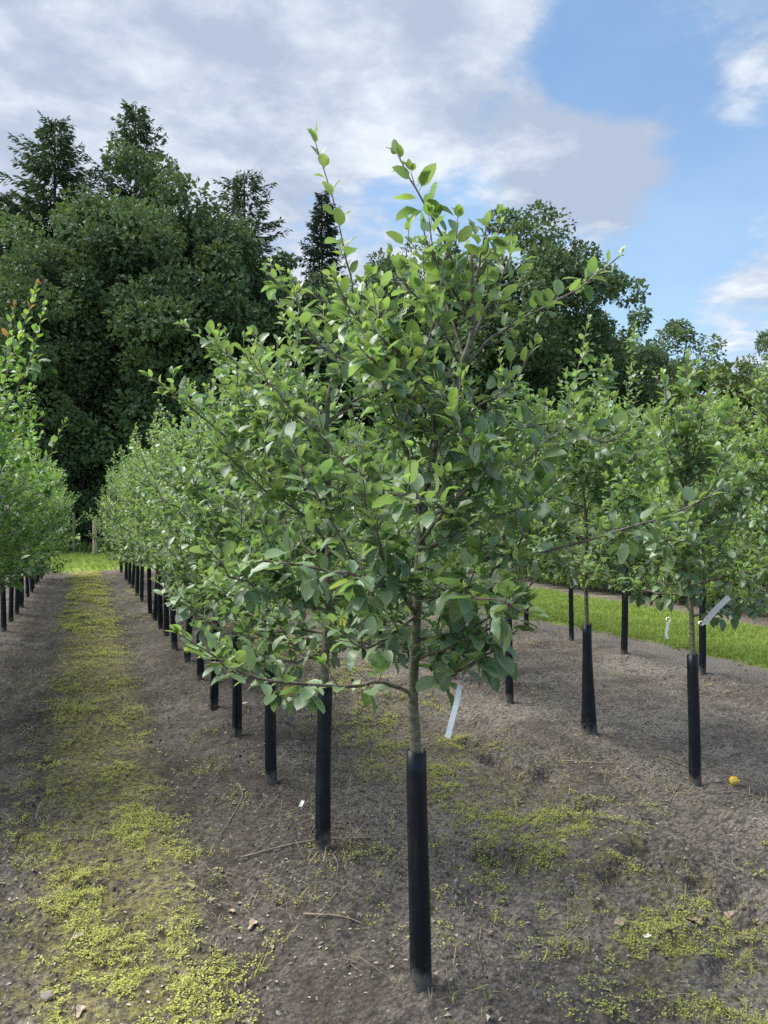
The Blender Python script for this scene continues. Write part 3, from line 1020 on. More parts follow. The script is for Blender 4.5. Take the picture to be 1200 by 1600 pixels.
tag(k1.place('apple_tree', B1, nleaf=300, yellow=yel), 'young apple tree heading its row, long white tag on its lowest branch', 'tree', 'apple trees of the tagged row')

# tree two
B2 = base_of(503, 1340)
D2 = F_PX * CAM_H / (1340 - HY)
g = Growth(202)
tp = local([[(503, 1345, D2), (507, 1085, D2), (511, 950, D2), (514, 800, D2), (511, 640, D2), (530, 560, D2)]], B2)[0]
tp[0] = (0, 0, -.03)
g.set_trunk(tp, .021, .010, 22)
for q, p in enumerate(local([
    [(530, 565, D2), (552, 480, D2), (540, 400, D2), (520, 310, D2), (490, 213, D2 - .03)],
    [(513, 800, D2), (430, 765, 3.4), (370, 700, 3.25), (300, 640, 3.1), (232, 588, 3.0)],
    [(513, 850, D2), (470, 800, 3.4), (420, 770, 3.3), (375, 730, 3.2), (330, 690, 3.15)],
    [(520, 590, D2), (480, 500, 3.45), (440, 450, 3.4), (415, 425, 3.4)],
    [(511, 700, D2), (440, 640, 3.5), (360, 560, 3.5), (285, 508, 3.5)],
    [(511, 660, D2), (580, 600, 3.5), (620, 520, 3.5), (640, 430, 3.5)],
    [(508, 930, D2), (470, 910, 3.3), (420, 890, 3.15), (380, 860, 3.05)],
], B2)):
    g.branch(p, .007 if q == 0 else .0065, size=.098 if q == 0 else .076, young=.9 if q in (0, 3, 4) else .6, leaf_from=.08 if q == 0 else .3, twig=.14 if q == 0 else .8, droop=.1 if q == 0 else .3, twiglen=.15 if q == 0 else .24, spacing=.047 if q == 0 else .034, wob=.005, tipshrink=.25 if q == 0 else .45)
g.auto_branches(17, .86, 2.1, .75, .45, el=(5, 48), size=.078, young=.6, droop=.45)
g.auto_branches(8, .84, 1.15, .75, .75, el=(-8, 16), size=.080, young=.45, droop=.6)
k2 = Kind(g, M['apple_leaf'], guard_h=.74, seed=2)
tag(k2.place('apple_tree', B2, nleaf=300), 'tall apple tree with upright leader, right behind the white-tagged tree', 'tree', 'apple trees of the tagged row')

ORD = ['third', 'fourth', 'fifth', 'sixth', 'seventh', 'eighth', 'ninth', 'tenth', 'eleventh', 'twelfth']
kinds = []
row1 = [(424, 1228), (368, 1158), (329, 1108), (314, 1067), (291, 1040), (268, 1020), (258, 996), (248, 985), (239, 971), (231, 962), (218, 941), (210, 934), (204, 920), (199, 914), (193, 908), (186, 896)]
rr = np.random.RandomState(77)
for q, (px, py) in enumerate(row1):
    b = base_of(px, py)
    b[0] += (ROW_1 - b[0]) * .5
    b[2] = gz(b[0], b[1]) - .005
    if q < 5:
        k = Kind(apple(300 + q, H=[2.85, 2.8, 2.85, 2.75, 2.85][q], lean=(rr.normal(0, .05), rr.normal(0, .04)), n=20, size=.077, young=.68, low=5, zlo=.86), M['apple_leaf'], guard_h=[.80, .74, .78, .76, .72][q], seed=10 + q, templates=LEAF_HI if q < 3 else LEAF_MID)
        kinds.append(k)
        t = k.place('apple_tree', b, nleaf=[300, 300, 240, 180, 150][q])
    else:
        k = kinds[[3, 1, 4, 2, 0][q % 5]]
        t = k.place('apple_tree', b, rz=rr.uniform(0, 6.28), scale=rr.uniform(.96, 1.05) * (1 + .12 * (q - 5) / 10))
    if q < 10:
        tag(t, f'{ORD[q]} apple tree of the row that starts with the white-tagged tree', 'tree', 'apple trees of the tagged row')
    else:
        tag(t, 'apple tree towards the far end of the row that starts with the white-tagged tree', 'tree', 'apple trees far along the tagged row')

# ------------------------------------------------------------------ left row: bright green variety
lk = []
for q in range(4):
    gL = apple(500 + q, H=[2.95, 2.8, 2.7, 2.85][q], n=24, zlo=.76, llo=.88, lhi=.68, size=.076, young=.6, droop=.45, twiglen=.3, spacing=.028, leader=.8)
    lk.append(Kind(gL, M['bright_leaf'], guard_h=.74, seed=30 + q, templates=LEAF_MID, tips=M['tip_leaf']))
# the near one reaches into the alley with two upright shoots
gL = apple(520, H=2.9, n=22, zlo=.80, llo=.88, lhi=.7, size=.080, young=.55, droop=.4, spacing=.029)
bl = np.array([ROW_L, 4.75, gz(ROW_L, 4.75)])
dl = float((bl - CAM) @ FWD)
for p in local([[(-40, 760, dl + .2), (-10, 640, dl + .25), (20, 560, dl + .25), (58, 446, dl + .2)],
                [(-40, 720, dl + .3), (10, 640, dl + .4), (45, 570, dl + .4), (70, 478, dl + .4)],
                [(-60, 800, dl), (-20, 700, dl + .1), (0, 600, dl + .1), (22, 480, dl + .1)],
                [(-50, 860, dl + .3), (0, 780, dl + .4), (60, 740, dl + .5), (102, 660, dl + .5)]], bl):
    gL.branch(p, .006, size=.072, young=.9, leaf_from=.1, twig=.35, droop=.1, twiglen=.15, spacing=.033, wob=.004)
kn = Kind(gL, M['bright_leaf'], guard_h=.74, seed=40, templates=LEAF_MID, tips=M['tip_leaf'])
tag(kn.place('apple_tree', bl, nleaf=200), 'bright green apple tree whose tall shoots lean over the weedy alley', 'tree', 'bright green apple trees across the weedy alley')
y = 5.65
q = 0
while y < 21.6:
    b = np.array([ROW_L + rr.normal(0, .03), y, 0]); b[2] = gz(b[0], y) - .005
    t = lk[q % 4].place('apple_tree', b, rz=rr.uniform(0, 6.28) if q > 3 else 0.0, scale=rr.uniform(.94, 1.05), nleaf=150 if q < 4 else 0)
    if q < 6:
        tag(t, f"bright green bushy apple tree, {['next', 'second', 'third', 'fourth', 'fifth', 'sixth'][q]} behind the one leaning over the weedy alley", 'tree', 'bright green apple trees across the weedy alley')
    else:
        tag(t, 'bright green bushy apple tree far along the row across the weedy alley', 'tree', 'bright green apple trees across the weedy alley')
    y += rr.uniform(.82, 1.0); q += 1

# ------------------------------------------------------------------ second row: flared guard, tilted tag
BA = base_of(1086, 1228)
gA = apple(611, H=2.47, lean=(-.02, .02), n=15, zlo=.95, llo=.74, lhi=.48, low=4, size=.082, young=.75, droop=.5, leader=.55, twiglen=.24)
kA = Kind(gA, M['apple_leaf'], guard_h=.75, seed=51)
tag(kA.place('apple_tree', BA, nleaf=300), 'open-crowned apple tree with tilted white tag, standing beside the yellow fruit', 'tree', 'apple trees of the flared guard row')
BB = base_of(920, 1155)
gB = apple(623, H=2.85, lean=(-.06, -.02), n=19, zlo=1.08, llo=.92, lhi=.6, low=7, size=.082, young=.8, droop=.45)
kB = Kind(gB, M['apple_leaf'], guard_h=.76, split=.8, seed=52)
tag(kB.place('apple_tree', BB, nleaf=300), 'apple tree whose split black guard flares open at its foot', 'tree', 'apple trees of the flared guard row')
r2 = []
for q in range(4):
    r2.append(Kind(apple(640 + q, H=[2.95, 2.85, 2.8, 3.0][q], n=20, zlo=.95, size=.080, young=.95, droop=.4), M['apple_leaf'], guard_h=.75, seed=60 + q, templates=LEAF_MID))
ys = [5.36, 6.4, 7.44]
while ys[-1] < 20.8: ys.append(ys[-1] + rr.uniform(.88, 1.0))
for q, y in enumerate(ys):
    b = np.array([ROW_2 + rr.normal(0, .02) - (.05 if q == 0 else 0), y, 0]); b[2] = gz(b[0], y) - .005
    t = r2[q % 4].place('apple_tree', b, rz=0 if q < 4 else rr.uniform(0, 6.28), scale=rr.uniform(.95, 1.04), nleaf=150 if q < 4 else 0)
    if q < 7:
        tag(t, f"apple tree {['next', 'second', 'third', 'fourth', 'fifth', 'sixth', 'seventh'][q]} behind the one with the flared guard, same row", 'tree', 'apple trees of the flared guard row')
    else:
        tag(t, 'apple tree further back in the row of the flared guard', 'tree', 'apple trees far along the flared guard row')

# third row, beside the grass strip
r3 = []
for q in range(3):
    r3.append(Kind(apple(680 + q, H=[3.5, 3.0, 3.1][q], n=20, zlo=1.0, size=.080, young=1.0, droop=.35, llo=.65, leader=.95 if q == 0 else .8), M['apple_leaf'], guard_h=.95 if q == 0 else .80, seed=70 + q, templates=LEAF_MID))
ys = [4.75, 5.64, 6.76]
while ys[-1] < 20.8: ys.append(ys[-1] + rr.uniform(.9, 1.02))
for q, y in enumerate(ys):
    b = np.array([ROW_3 + (rr.normal(0, .02) if q > 2 else 0), y, 0]); b[2] = gz(b[0], y) - .005
    kk = r3[2] if q == 0 else r3[1] if q == 1 else r3[0] if q == 2 else r3[q % 3]
    t = kk.place('apple_tree', b, rz=0 if q < 3 else rr.uniform(0, 6.28), scale=1.0 if q < 3 else rr.uniform(.92, 1.0) * (.86 if q % 3 == 0 else 1), nleaf=150 if q < 4 else 0)
    if q == 2:
        tag(t, 'tallest apple tree of the row along the mown grass, tall black guard', 'tree', 'apple trees along the grass strip')
    elif q < 2:
        tag(t, ['first apple tree of the row bordering the mown grass strip', 'apple tree just before the tallest one beside the mown grass strip'][q], 'tree', 'apple trees along the grass strip')
    elif q < 9:
        tag(t, f"apple tree {['next', 'second', 'third', 'fourth', 'fifth', 'sixth'][q - 3]} behind the tallest one beside the mown grass", 'tree', 'apple trees along the grass strip')
    else:
        tag(t, 'apple tree far along the row bordering the mown grass strip', 'tree', 'apple trees along the grass strip')

# ------------------------------------------------------------------ tree block beyond the grass strip
hk = []
for q in range(3):
    g = Growth(800 + q)
    H = [3.6, 3.35, 3.75][q]
    g.set_trunk([(0, 0, -.02), (.01, 0, 1), (.02, .02, 2), (0, 0, H - .6)], .025, .008)
    g.auto_branches(18, .12, 1.1, .65, .75, el=(-14, 14), size=.105, young=.4, droop=.4, twiglen=.40, spacing=.045, twig=.95)
    g.auto_branches(22, .45, H - .65, .75, .55, el=(10, 45), size=.105, young=.7, droop=.2, twiglen=.36, spacing=.05, twig=.85)
    for z in range(7):
        a = g.rng.uniform(0, 6.28); rad = g.rng.uniform(0, .5)
        p0 = np.array([math.cos(a) * rad, math.sin(a) * rad, H - g.rng.uniform(.8, 1.1)])
        p1 = p0 + np.array([g.rng.normal(0, .06), g.rng.normal(0, .06), g.rng.uniform(.5, .9)])
        g.branch([p0, (p0 + p1) / 2, p1], .005, size=.085, young=1.0, leaf_from=.05, twig=.3, droop=0, twiglen=.15, spacing=.05)
    hk.append(Kind(g, M['hedge_leaf'], guard_h=0, seed=90 + q, templates=LEAF_NARROW))
q = 0
for row, x in enumerate((9.75, 10.9)):
    y = 4.6 if row == 0 else 5.0
    while y < 27:
        b = np.array([x + rr.normal(0, .06), y, 0]); b[2] = gz(x, y) - .005
        t = hk[q % 3].place('nursery_tree', b, rz=rr.uniform(0, 6.28), scale=rr.uniform(.92, 1.08))
        tag(t, 'dense light green nursery tree in the ' + ('front' if row == 0 else 'second') + ' row beyond the mown grass', 'tree', 'nursery trees beyond the grass strip, ' + ('front' if row == 0 else 'second') + ' row')
        y += rr.uniform(.9, 1.15); q += 1


# ------------------------------------------------------------------ tags
def strip_mesh(name, pts, width_dir, w, th=.0006):
    """a bent paper strip through pts"""
    P = smooth_path(pts, 14)
    T = nrm(np.gradient(P, axis=0))
    Wd = nrm(width_dir - T * (T @ width_dir)[:, None])
    N = np.cross(T, Wd)
    V = []
    for k in range(len(P)):
        for a, b in ((-1, -1), (1, -1), (1, 1), (-1, 1)):
            V.append(P[k] + Wd[k] * w * .5 * a + N[k] * th * b)
    F = []
    for k in range(len(P) - 1):
        for j in range(4):
            F.append((4 * k + j, 4 * k + (j + 1) % 4, 4 * k + 4 + (j + 1) % 4, 4 * k + 4 + j))
    F += [(3, 2, 1, 0), tuple(4 * (len(P) - 1) + j for j in range(4))]
    return mesh_np(name, np.array(V), [np.array(F)], M['paper'], smooth=False)


def plant_tag(name, strip_px, loop_c, label, w, wd, loop_r=.012, group=None):
    base = at(*strip_px[0])
    root = empty(name, base)
    obj('strip', strip_mesh('strip', [at(*p) - base for p in strip_px], np.asarray(wd, float), w), root)
    c = at(*loop_c) - base
    a = np.linspace(-.5, 5.6, 10)
    lp = [c + loop_r * (math.cos(t) * UPV + math.sin(t) * RGT) + FWD * .001 * k for k, t in enumerate(a)]
    obj('loop', strip_mesh('loop', lp, FWD, w * .75), root)
    tag(root, label, 'tag', group)
    return root


plant_tag('plant_tag', [(719, 1070, 2.34), (714, 1095, 2.315), (707, 1122, 2.28), (699, 1153, 2.255)], (720, 1058, 2.34), 'long white paper tag looped over the lowest branch, hanging down', .0165, RGT)
plant_tag('plant_tag', [(1101, 975, 4.25), (1112, 960, 4.22), (1124, 947, 4.2), (1139, 933, 4.18)], (1096, 974, 4.3), 'tilted white tag standing out from the tree beside the yellow fruit', .032, RGT * .7 + UPV * -.7)
plant_tag('plant_tag', [(1044, 972, 4.3), (1043, 980, 4.3), (1041, 990, 4.3), (1043, 998, 4.3)], (1045, 968, 4.3), 'short crumpled white tag dangling under the tree beside the yellow fruit', .016, RGT)
plant_tag('plant_tag', [(897, 903, 5.2), (898, 908, 5.2), (900, 914, 5.2)], (897, 899, 5.2), 'small white tag among leaves of the tree with the flared guard', .02, RGT)


# ------------------------------------------------------------------ forest beyond the field
def blades_mesh(name, P, D, N, Ln, Wd, age, mat, seed=0, lobes=False):
    """many small bent rhombic leaves: 4 verts, 2 tris each"""
    rng = np.random.RandomState(seed)
    X, Y, Z = frames(D, N)
    n = len(P); l = Ln[:, None]; w = Wd[:, None]
    v0 = P; v1 = P + X * l * .5 + Y * w * .5 + Z * w * .22; v2 = P + X * l - Z * l * .08; v3 = P + X * l * .5 - Y * w * .5 + Z * w * .22
    V = np.stack([v0, v1, v2, v3], 1).reshape(-1, 3)
    b = np.arange(n)[:, None] * 4
    F = np.concatenate([b + np.array([[0, 1, 2]]), b + np.array([[0, 2, 3]])])
    A = np.zeros((n, 4, 4)); A[..., 0] = np.clip(age, 0, 1)[:, None]; A[..., 1] = rng.rand(n)[:, None]; A[..., 3] = 1
    return mesh_np(name, V, [F], mat, {'tint': A.reshape(-1, 4)}, smooth=False)


def broadleaf(seed, H, Rc, mat, low=.12, clumps=110, per=210, leaf=.26):
    rng = np.random.RandomState(seed)
    P, D, N, S, A = [], [], [], [], []
    zc = H * (low + 1) / 2; hz = H * (1 - low) / 2
    cs = []
    for k in range(clumps):
        v = nrm(rng.normal(0, 1, 3))
        rad = rng.uniform(.55, 1.0) ** .5 if k < clumps * .8 else rng.uniform(.2, .6)
        lob = 1 + .16 * math.sin(3 * math.atan2(v[1], v[0]) + seed) + .12 * math.sin(5 * v[2] * 2 + seed * 2)
        c = np.array([v[0] * Rc * rad * lob, v[1] * Rc * rad * lob, zc + v[2] * hz * rad * lob * .96])
        f = (c[2] - H * low) / (H * (1 - low))
        c[:2] *= 1 - .35 * max(0, f - .55) / .45
        cr = rng.uniform(.09, .17) * Rc * 1.35 * (1 - .25 * max(0, f))
        cs.append((c, cr))
        tone = rng.normal(.35, .25)
        m = int(per * rng.uniform(.7, 1.3))
        u = nrm(rng.normal(0, 1, (m, 3)))
        rr_ = cr * rng.uniform(.35, 1.18, m) ** .6
        p = c + u * rr_[:, None] * np.array([1.15, 1.15, .8])
        P.append(p)
        D.append(nrm(u + rng.normal(0, .6, (m, 3)) + np.array([0, 0, -.15])))
        N.append(nrm(u * .6 + np.array([0, 0, .7]) + rng.normal(0, .5, (m, 3))))
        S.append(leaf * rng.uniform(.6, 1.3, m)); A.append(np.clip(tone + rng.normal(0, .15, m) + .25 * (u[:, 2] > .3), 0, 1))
    # stray twigs that break the outline
    for k in range(70):
        c, cr = cs[rng.randint(len(cs))]
        u = nrm(rng.normal(0, 1, 3) + np.array([0, 0, .5])); m = 9
        t = np.linspace(.8, 1.75, m)[:, None]
        P.append(c + u * cr * t + rng.normal(0, .08, (m, 3))); D.append(nrm(u + rng.normal(0, .7, (m, 3)))); N.append(nrm(np.array([0, 0, 1]) + rng.normal(0, .6, (m, 3))))
        S.append(leaf * rng.uniform(.5, 1.0, m)); A.append(np.full(m, .55))
    P, D, N = map(np.concatenate, (P, D, N)); S = np.concatenate(S); A = np.concatenate(A)
    crown = blades_mesh('crown', P, D, N, S, S * .72, A, mat, seed)
    tubes = []
    hb = H * .72
    tp = smooth_path([(0, 0, -.3), (rng.normal(0, .1), rng.normal(0, .1), H * .25), (rng.normal(0, .3), rng.normal(0, .3), H * .5), (rng.normal(0, .4), rng.normal(0, .4), hb)], 12)
    tubes.append((tp, np.linspace(H * .018, H * .005, 12), 8))
    for k in range(14):
        c, _ = cs[rng.randint(len(cs))]
        z = min(hb * .95, max(H * .15, c[2] - rng.uniform(.15, .3) * H))
        s = np.array([np.interp(z, tp[:, 2], tp[:, q]) for q in range(3)])
        tubes.append((smooth_path([s, s * .5 + c * .5 + np.array([0, 0, -.2]), c], 7), np.linspace(H * .006, .03, 7), 5))
    return tubes_mesh('trunk', tubes, M['bark']), crown


def conifer(seed, H, Rb, mat, step=.55, low=.08, droop=.35, dens=1.0, spray=.42, open_=0.0):
    rng = np.random.RandomState(seed)
    P, D, N, S, W, A = [], [], [], [], [], []
    tubes = [(smooth_path([(0, 0, -.3), (.05, 0, H * .5), (rng.normal(0, .1), rng.normal(0, .1), H)], 10), np.linspace(H * .014, .02, 10), 7)]
    z = H * low
    while z < H - .15:
        f = (z - H * low) / (H * (1 - low))
        Lb = Rb * (1 - f) ** .68 * rng.uniform(.75, 1.15) + .22
        nb = rng.randint(4, 7)
        a0 = rng.uniform(0, 6.28)
        for b in range(nb):
            if rng.rand() < open_: continue
            a = a0 + 6.28 * b / nb + rng.normal(0, .25)
            L = Lb * rng.uniform(.6, 1.2)
            h = np.array([math.cos(a), math.sin(a), 0])
            up = .35 * f + .05
            m = max(3, int(L / .42))
            t = np.linspace(0, 1, 8)
            path = np.array([0, 0, z]) + h * (L * t)[:, None] + UPV * (L * (up * t - droop * t ** 2 * (1 - f * .8) + .12 * t ** 4))[:, None]
            tubes.append((path, np.linspace(max(.012, L * .012), .006, 8), 4))
            k = int(L / .10 * dens) + 4
            s = rng.uniform(.06, 1.0, k)
            sg = rng.choice([-1, 1], k)
            off = rng.uniform(0, 1, k) ** 1.3 * L * .30 * (1.1 - s)
            sd0 = np.cross(h, UPV)
            p = np.stack([np.interp(s, t, path[:, c]) for c in range(3)], 1) + sd0 * (off * sg)[:, None] + h * (off * .6)[:, None] - UPV * (off * .25)[:, None]
            sd = sd0 * sg[:, None]
            d = nrm(h * rng.uniform(.4, 1.0, k)[:, None] + sd * rng.uniform(.1, .9, k)[:, None] + UPV * rng.normal(-.18, .38, k)[:, None])
            P.append(p); D.append(d); N.append(nrm(UPV + rng.normal(0, .6, (k, 3))))
            sl = spray * rng.uniform(.5, 1.3, k) * (.6 + .4 * (1 - f)) * (1.1 - .4 * s)
            S.append(sl); W.append(sl * rng.uniform(.20, .36, k)); A.append(np.clip(.2 + .45 * s + rng.normal(0, .18, k), 0, 1))
        z += step * rng.uniform(.7, 1.3) * (1 - .55 * f)
    P, D, N = map(np.concatenate, (P, D, N)); S, W, A = map(np.concatenate, (S, W, A))
    crown = blades_mesh('crown', P, D, N, S, W, A, mat, seed)
    return tubes_mesh('trunk', tubes, M['bark']), crown


FK = {
    'oak_a': (*broadleaf(1, 18, 6.6, M['oak_leaf'], .10, 150, 230, .27), 18), 'oak_b': (*broadleaf(2, 18, 6.0, M['oak_leaf'], .14, 140, 230, .27), 18),
    'maple_a': (*broadleaf(3, 18, 5.4, M['maple_leaf'], .16, 140, 220, .25), 18), 'maple_b': (*broadleaf(4, 18, 4.6, M['maple_leaf'], .2, 120, 220, .25), 18),
    'thin': (*broadleaf(5, 16, 4.2, M['maple_leaf'], .2, 80, 150, .22), 16),
    'bush': (*broadleaf(6, 5, 2.6, M['oak_leaf'], .0, 70, 150, .2), 5),
    'willow': (*broadleaf(7, 7, 3.2, M['willow_leaf'], .0, 80, 190, .2), 7),
    'spruce': (*conifer(8, 20, 3.4, M['spruce_needle'], .5, .1, .5, 4.5, .5), 20),
    'fir': (*conifer(9, 22, 6.2, M['larch_needle'], .62, .1, .18, 4.0, .62, .12), 22),
    'larch': (*conifer(10, 20, 5.4, M['larch_needle'], .6, .15, .2, 3.2, .55, .15), 20),
}
fr = np.random.RandomState(5)


def forest_tree(kind, px, top, depth, name, label, wide=1.0, group='trees of the wood beyond the fence', rz=None):
    trunk, crown, H0 = FK[kind]
    p = at(px, 805, depth); z0 = 0.0
    H = CAM_H + (HY - top) / F_PX * depth
    s = H / H0
    root = empty(name, (p[0], p[1], z0), fr.uniform(0, 6.28) if rz is None else rz)
    root.scale = (s * wide, s * wide, s)
    obj('trunk', trunk, root)
    c = obj('crown', crown, root); c['kind'] = 'stuff'
    tag(root, label, 'tree' if 'shrub' not in name else 'shrub', group)
    return root


def depth_at(px, along):
    u = (px - CX) / F_PX
    return along / (math.cos(YAW) - u * math.sin(YAW))


L_ = forest_tree
# front of the wood on the left
L_('fir', 85, 186, depth_at(85, 44), 'fir_tree', 'feathery open-topped fir standing left of the pointed fir', 1.05)
L_('fir', 212, 163, depth_at(212, 44), 'fir_tree', 'tallest pointed fir rising above the broad dark oak', .85)
L_('fir', 2, 300, depth_at(5, 42), 'fir_tree', 'lower fir beside the feathery open-topped fir', 1.05)
L_('oak_a', 135, 285, depth_at(135, 37.5), 'oak_tree', 'broad dark oak below the two tall firs', .95)
L_('oak_b', 232, 238, depth_at(232, 40), 'oak_tree', 'tall oak with rounded top below the tallest fir', .92)
L_('maple_a', 20, 390, depth_at(20, 38), 'broadleaf_tree', 'dark broadleaf tree below the lower fir', 1.0)
L_('maple_b', 315, 290, depth_at(330, 39), 'broadleaf_tree', 'grey-green broadleaf tree between the tall oak and the larch', .9)
L_('larch', 385, 268, depth_at(385, 43), 'larch_tree', 'larch with open airy crown right of the tall oak', 1.15)
L_('maple_b', 425, 375, depth_at(425, 42), 'broadleaf_tree', 'broadleaf tree tucked against the airy larch', 1.0)
L_('spruce', 505, 300, depth_at(505, 47), 'spruce_tree', 'narrow dark spruce standing alone behind the leader shoot', .95)
L_('maple_a', 445, 420, depth_at(445, 40), 'broadleaf_tree', 'low dark broadleaf tree between larch and spruce', .9)
L_('maple_b', 575, 410, depth_at(575, 42), 'broadleaf_tree', 'low broadleaf tree right of the narrow spruce', 1.0)
L_('maple_a', 615, 400, depth_at(615, 50), 'broadleaf_tree', 'round-topped broadleaf tree beside the pair of big oaks', .9)
L_('oak_a', 700, 355, depth_at(700, 41), 'oak_tree', 'left half of the pair of big round oaks', .80, rz=1.0)
L_('oak_b', 820, 322, depth_at(820, 40), 'oak_tree', 'big round oak standing against the open sky', .95, rz=2.0)
L_('oak_a', 900, 470, depth_at(900, 40), 'oak_tree', 'lower shoulder oak beside the big round oak', .75)
L_('thin', 985, 500, depth_at(985, 44), 'broadleaf_tree', 'loose-crowned tree right of the big round oak', 1.15)
L_('thin', 1060, 505, depth_at(1060, 46), 'broadleaf_tree', 'airy tree with sky showing through its thin top', 1.2)
L_('maple_a', 1010, 540, depth_at(1010, 40), 'broadleaf_tree', 'mid green tree below the airy thin-topped tree', .9)
L_('thin', 1200, 525, depth_at(1200, 36), 'broadleaf_tree', 'thin grey-green tree next to the yellowish willow bushes', .8)
L_('willow', 1140, 570, depth_at(1140, 32), 'willow_shrub', 'yellowish green willow bush under the thin trees', 1.0)
L_('willow', 1080, 600, depth_at(1080, 33), 'willow_shrub', 'smaller yellowish willow bush beside the larger one', 1.0)
L_('willow', 1210, 600, depth_at(1210, 33), 'willow_shrub', 'yellowish willow bush below the thin grey-green tree', 1.0)
for px in range(-60, 1000, 75):                                   # shaded second rank of the wood
    k = ['oak_b', 'maple_a', 'maple_b'][fr.randint(3)]
    top = np.interp(px, [-60, 300, 450, 560, 640, 900, 1000], [400, 400, 470, 480, 450, 480, 560]) + fr.uniform(-15, 25)
    L_(k, px + fr.uniform(-15, 15), top, depth_at(px, fr.uniform(46, 52)), 'broadleaf_tree', 'dark broadleaf tree in the shaded depth of the wood', fr.uniform(.95, 1.2), 'shaded trees inside the wood')
for px in range(-60, 1260, 52):                                   # understorey along the fence
    L_('bush', px + fr.uniform(-15, 15), 690 + fr.uniform(-30, 45), depth_at(px, fr.uniform(36, 38.5)), 'hazel_shrub', 'dark leafy shrub under the trees at the edge of the wood', fr.uniform(.9, 1.3), 'shrubs along the edge of the wood')


# ------------------------------------------------------------------ fence and stake at the far end
def box_mesh(name, sx, sy, z0, z1, mat, taper=1.0):
    V = []
    for z, k in ((z0, 1), (z1 - .02, taper), (z1, taper * .8)):
        for a, b in ((-1, -1), (1, -1), (1, 1), (-1, 1)):
            V.append((a * sx / 2 * k, b * sy / 2 * k, z))
    F = [(0, 1, 5, 4), (1, 2, 6, 5), (2, 3, 7, 6), (3, 0, 4, 7), (4, 5, 9, 8), (5, 6, 10, 9), (6, 7, 11, 10), (7, 4, 8, 11), (8, 9, 10, 11)]
    return mesh_np(name, np.array(V, float), [np.array(F)], mat, smooth=False)


fence = empty('wire_fence', (-14, FENCE_Y, .0))
tag(fence, 'green wire mesh fence on wooden posts in front of the wood', 'fence')
pm = box_mesh('post', .10, .10, -.2, 1.62, M['post'], .95)
p_x = -0.35
for k in range(-5, 9):
    obj('post', pm, fence, (p_x + k * 2.6 + 14, 0, 0), (0, 0, .1 * k))
tb = []
for z in np.arange(.1, 1.55, .15): tb.append((np.array([(0, .06, z), (18, .06, z), (36, .06, z)]), np.array([.004] * 3), 4))
for x in np.arange(0, 36, .15): tb.append((np.array([(x, .066, .05), (x, .066, .8), (x, .066, 1.52)]), np.array([.003] * 3), 4))
wm = obj('wire_mesh', tubes_mesh('wire_mesh', tb, M['wire']), fence); wm['kind'] = 'stuff'
sp = at(148, 805, 29.5); sp[2] = gz(sp[0], sp[1])
tag(obj('wooden_stake', box_mesh('wooden_stake', .13, .11, -.2, 1.35, M['stake'], .9), None, sp, (R(1.5), R(-1), .4)), 'pinkish brown wooden stake standing in the grass before the fence', 'stake')


# ------------------------------------------------------------------ ground cover
def scatter(name, P, tmpl, mat, scale, age, seed, tilt=.25, kind='stuff', flat=None):
    """tmpl list of (V,F); P (n,3)"""
    rng = np.random.RandomState(seed)
    n = len(P)
    pick = rng.randint(0, len(tmpl), n); a = rng.uniform(0, 6.28, n)
    tx = rng.normal(0, tilt, n); ty = rng.normal(0, tilt, n)
    Vs, Fs, As, o = [], [], [], 0
    for k, (tv, tf) in enumerate(tmpl):
        q = np.where(pick == k)[0]
        if not len(q): continue
        c, s = np.cos(a[q])[:, None], np.sin(a[q])[:, None]
        x = tv[None, :, 0] * c - tv[None, :, 1] * s; y = tv[None, :, 0] * s + tv[None, :, 1] * c; z = np.repeat(tv[None, :, 2], len(q), 0)
        x2 = x + z * tx[q][:, None]; y2 = y + z * ty[q][:, None]
        V = np.stack([x2, y2, z], -1) * scale[q][:, None, None] + P[q][:, None]
        m = len(tv)
        Fs.append((tf[None] + (np.arange(len(q)) * m)[:, None, None]).reshape(-1, tf.shape[1]) + o); o += len(q) * m
        Vs.append(V.reshape(-1, 3))
        A = np.zeros((len(q), m, 4)); A[..., 0] = age[q][:, None]; A[..., 1] = rng.rand(len(q))[:, None]; A[..., 3] = 1
        As.append(A.reshape(-1, 4))
    me = mesh_np(name, np.concatenate(Vs), [np.concatenate(Fs)], mat, {'tint': np.concatenate(As)}, smooth=False)
    o_ = obj(name, me); o_['kind'] = kind
    return o_


def weed_t(rng, n=5, ln=.012):
    V, F = [], []
    for k in range(n):
        a = rng.uniform(0, 6.28); z = rng.uniform(.15, 1.0) * .022; r = rng.uniform(.0, .012); l = ln * rng.uniform(.6, 1.3); w = l * .7
        d = np.array([math.cos(a), math.sin(a), rng.uniform(-.3, .6)]); s = np.array([-math.sin(a), math.cos(a), 0])
        p = np.array([math.cos(a) * r, math.sin(a) * r, z]); o = len(V)
        V += [p, p + d * l * .5 + s * w * .5, p + d * l, p + d * l * .5 - s * w * .5]
        F += [(o, o + 1, o + 2), (o, o + 2, o + 3)]
    return np.array(V), np.array(F)


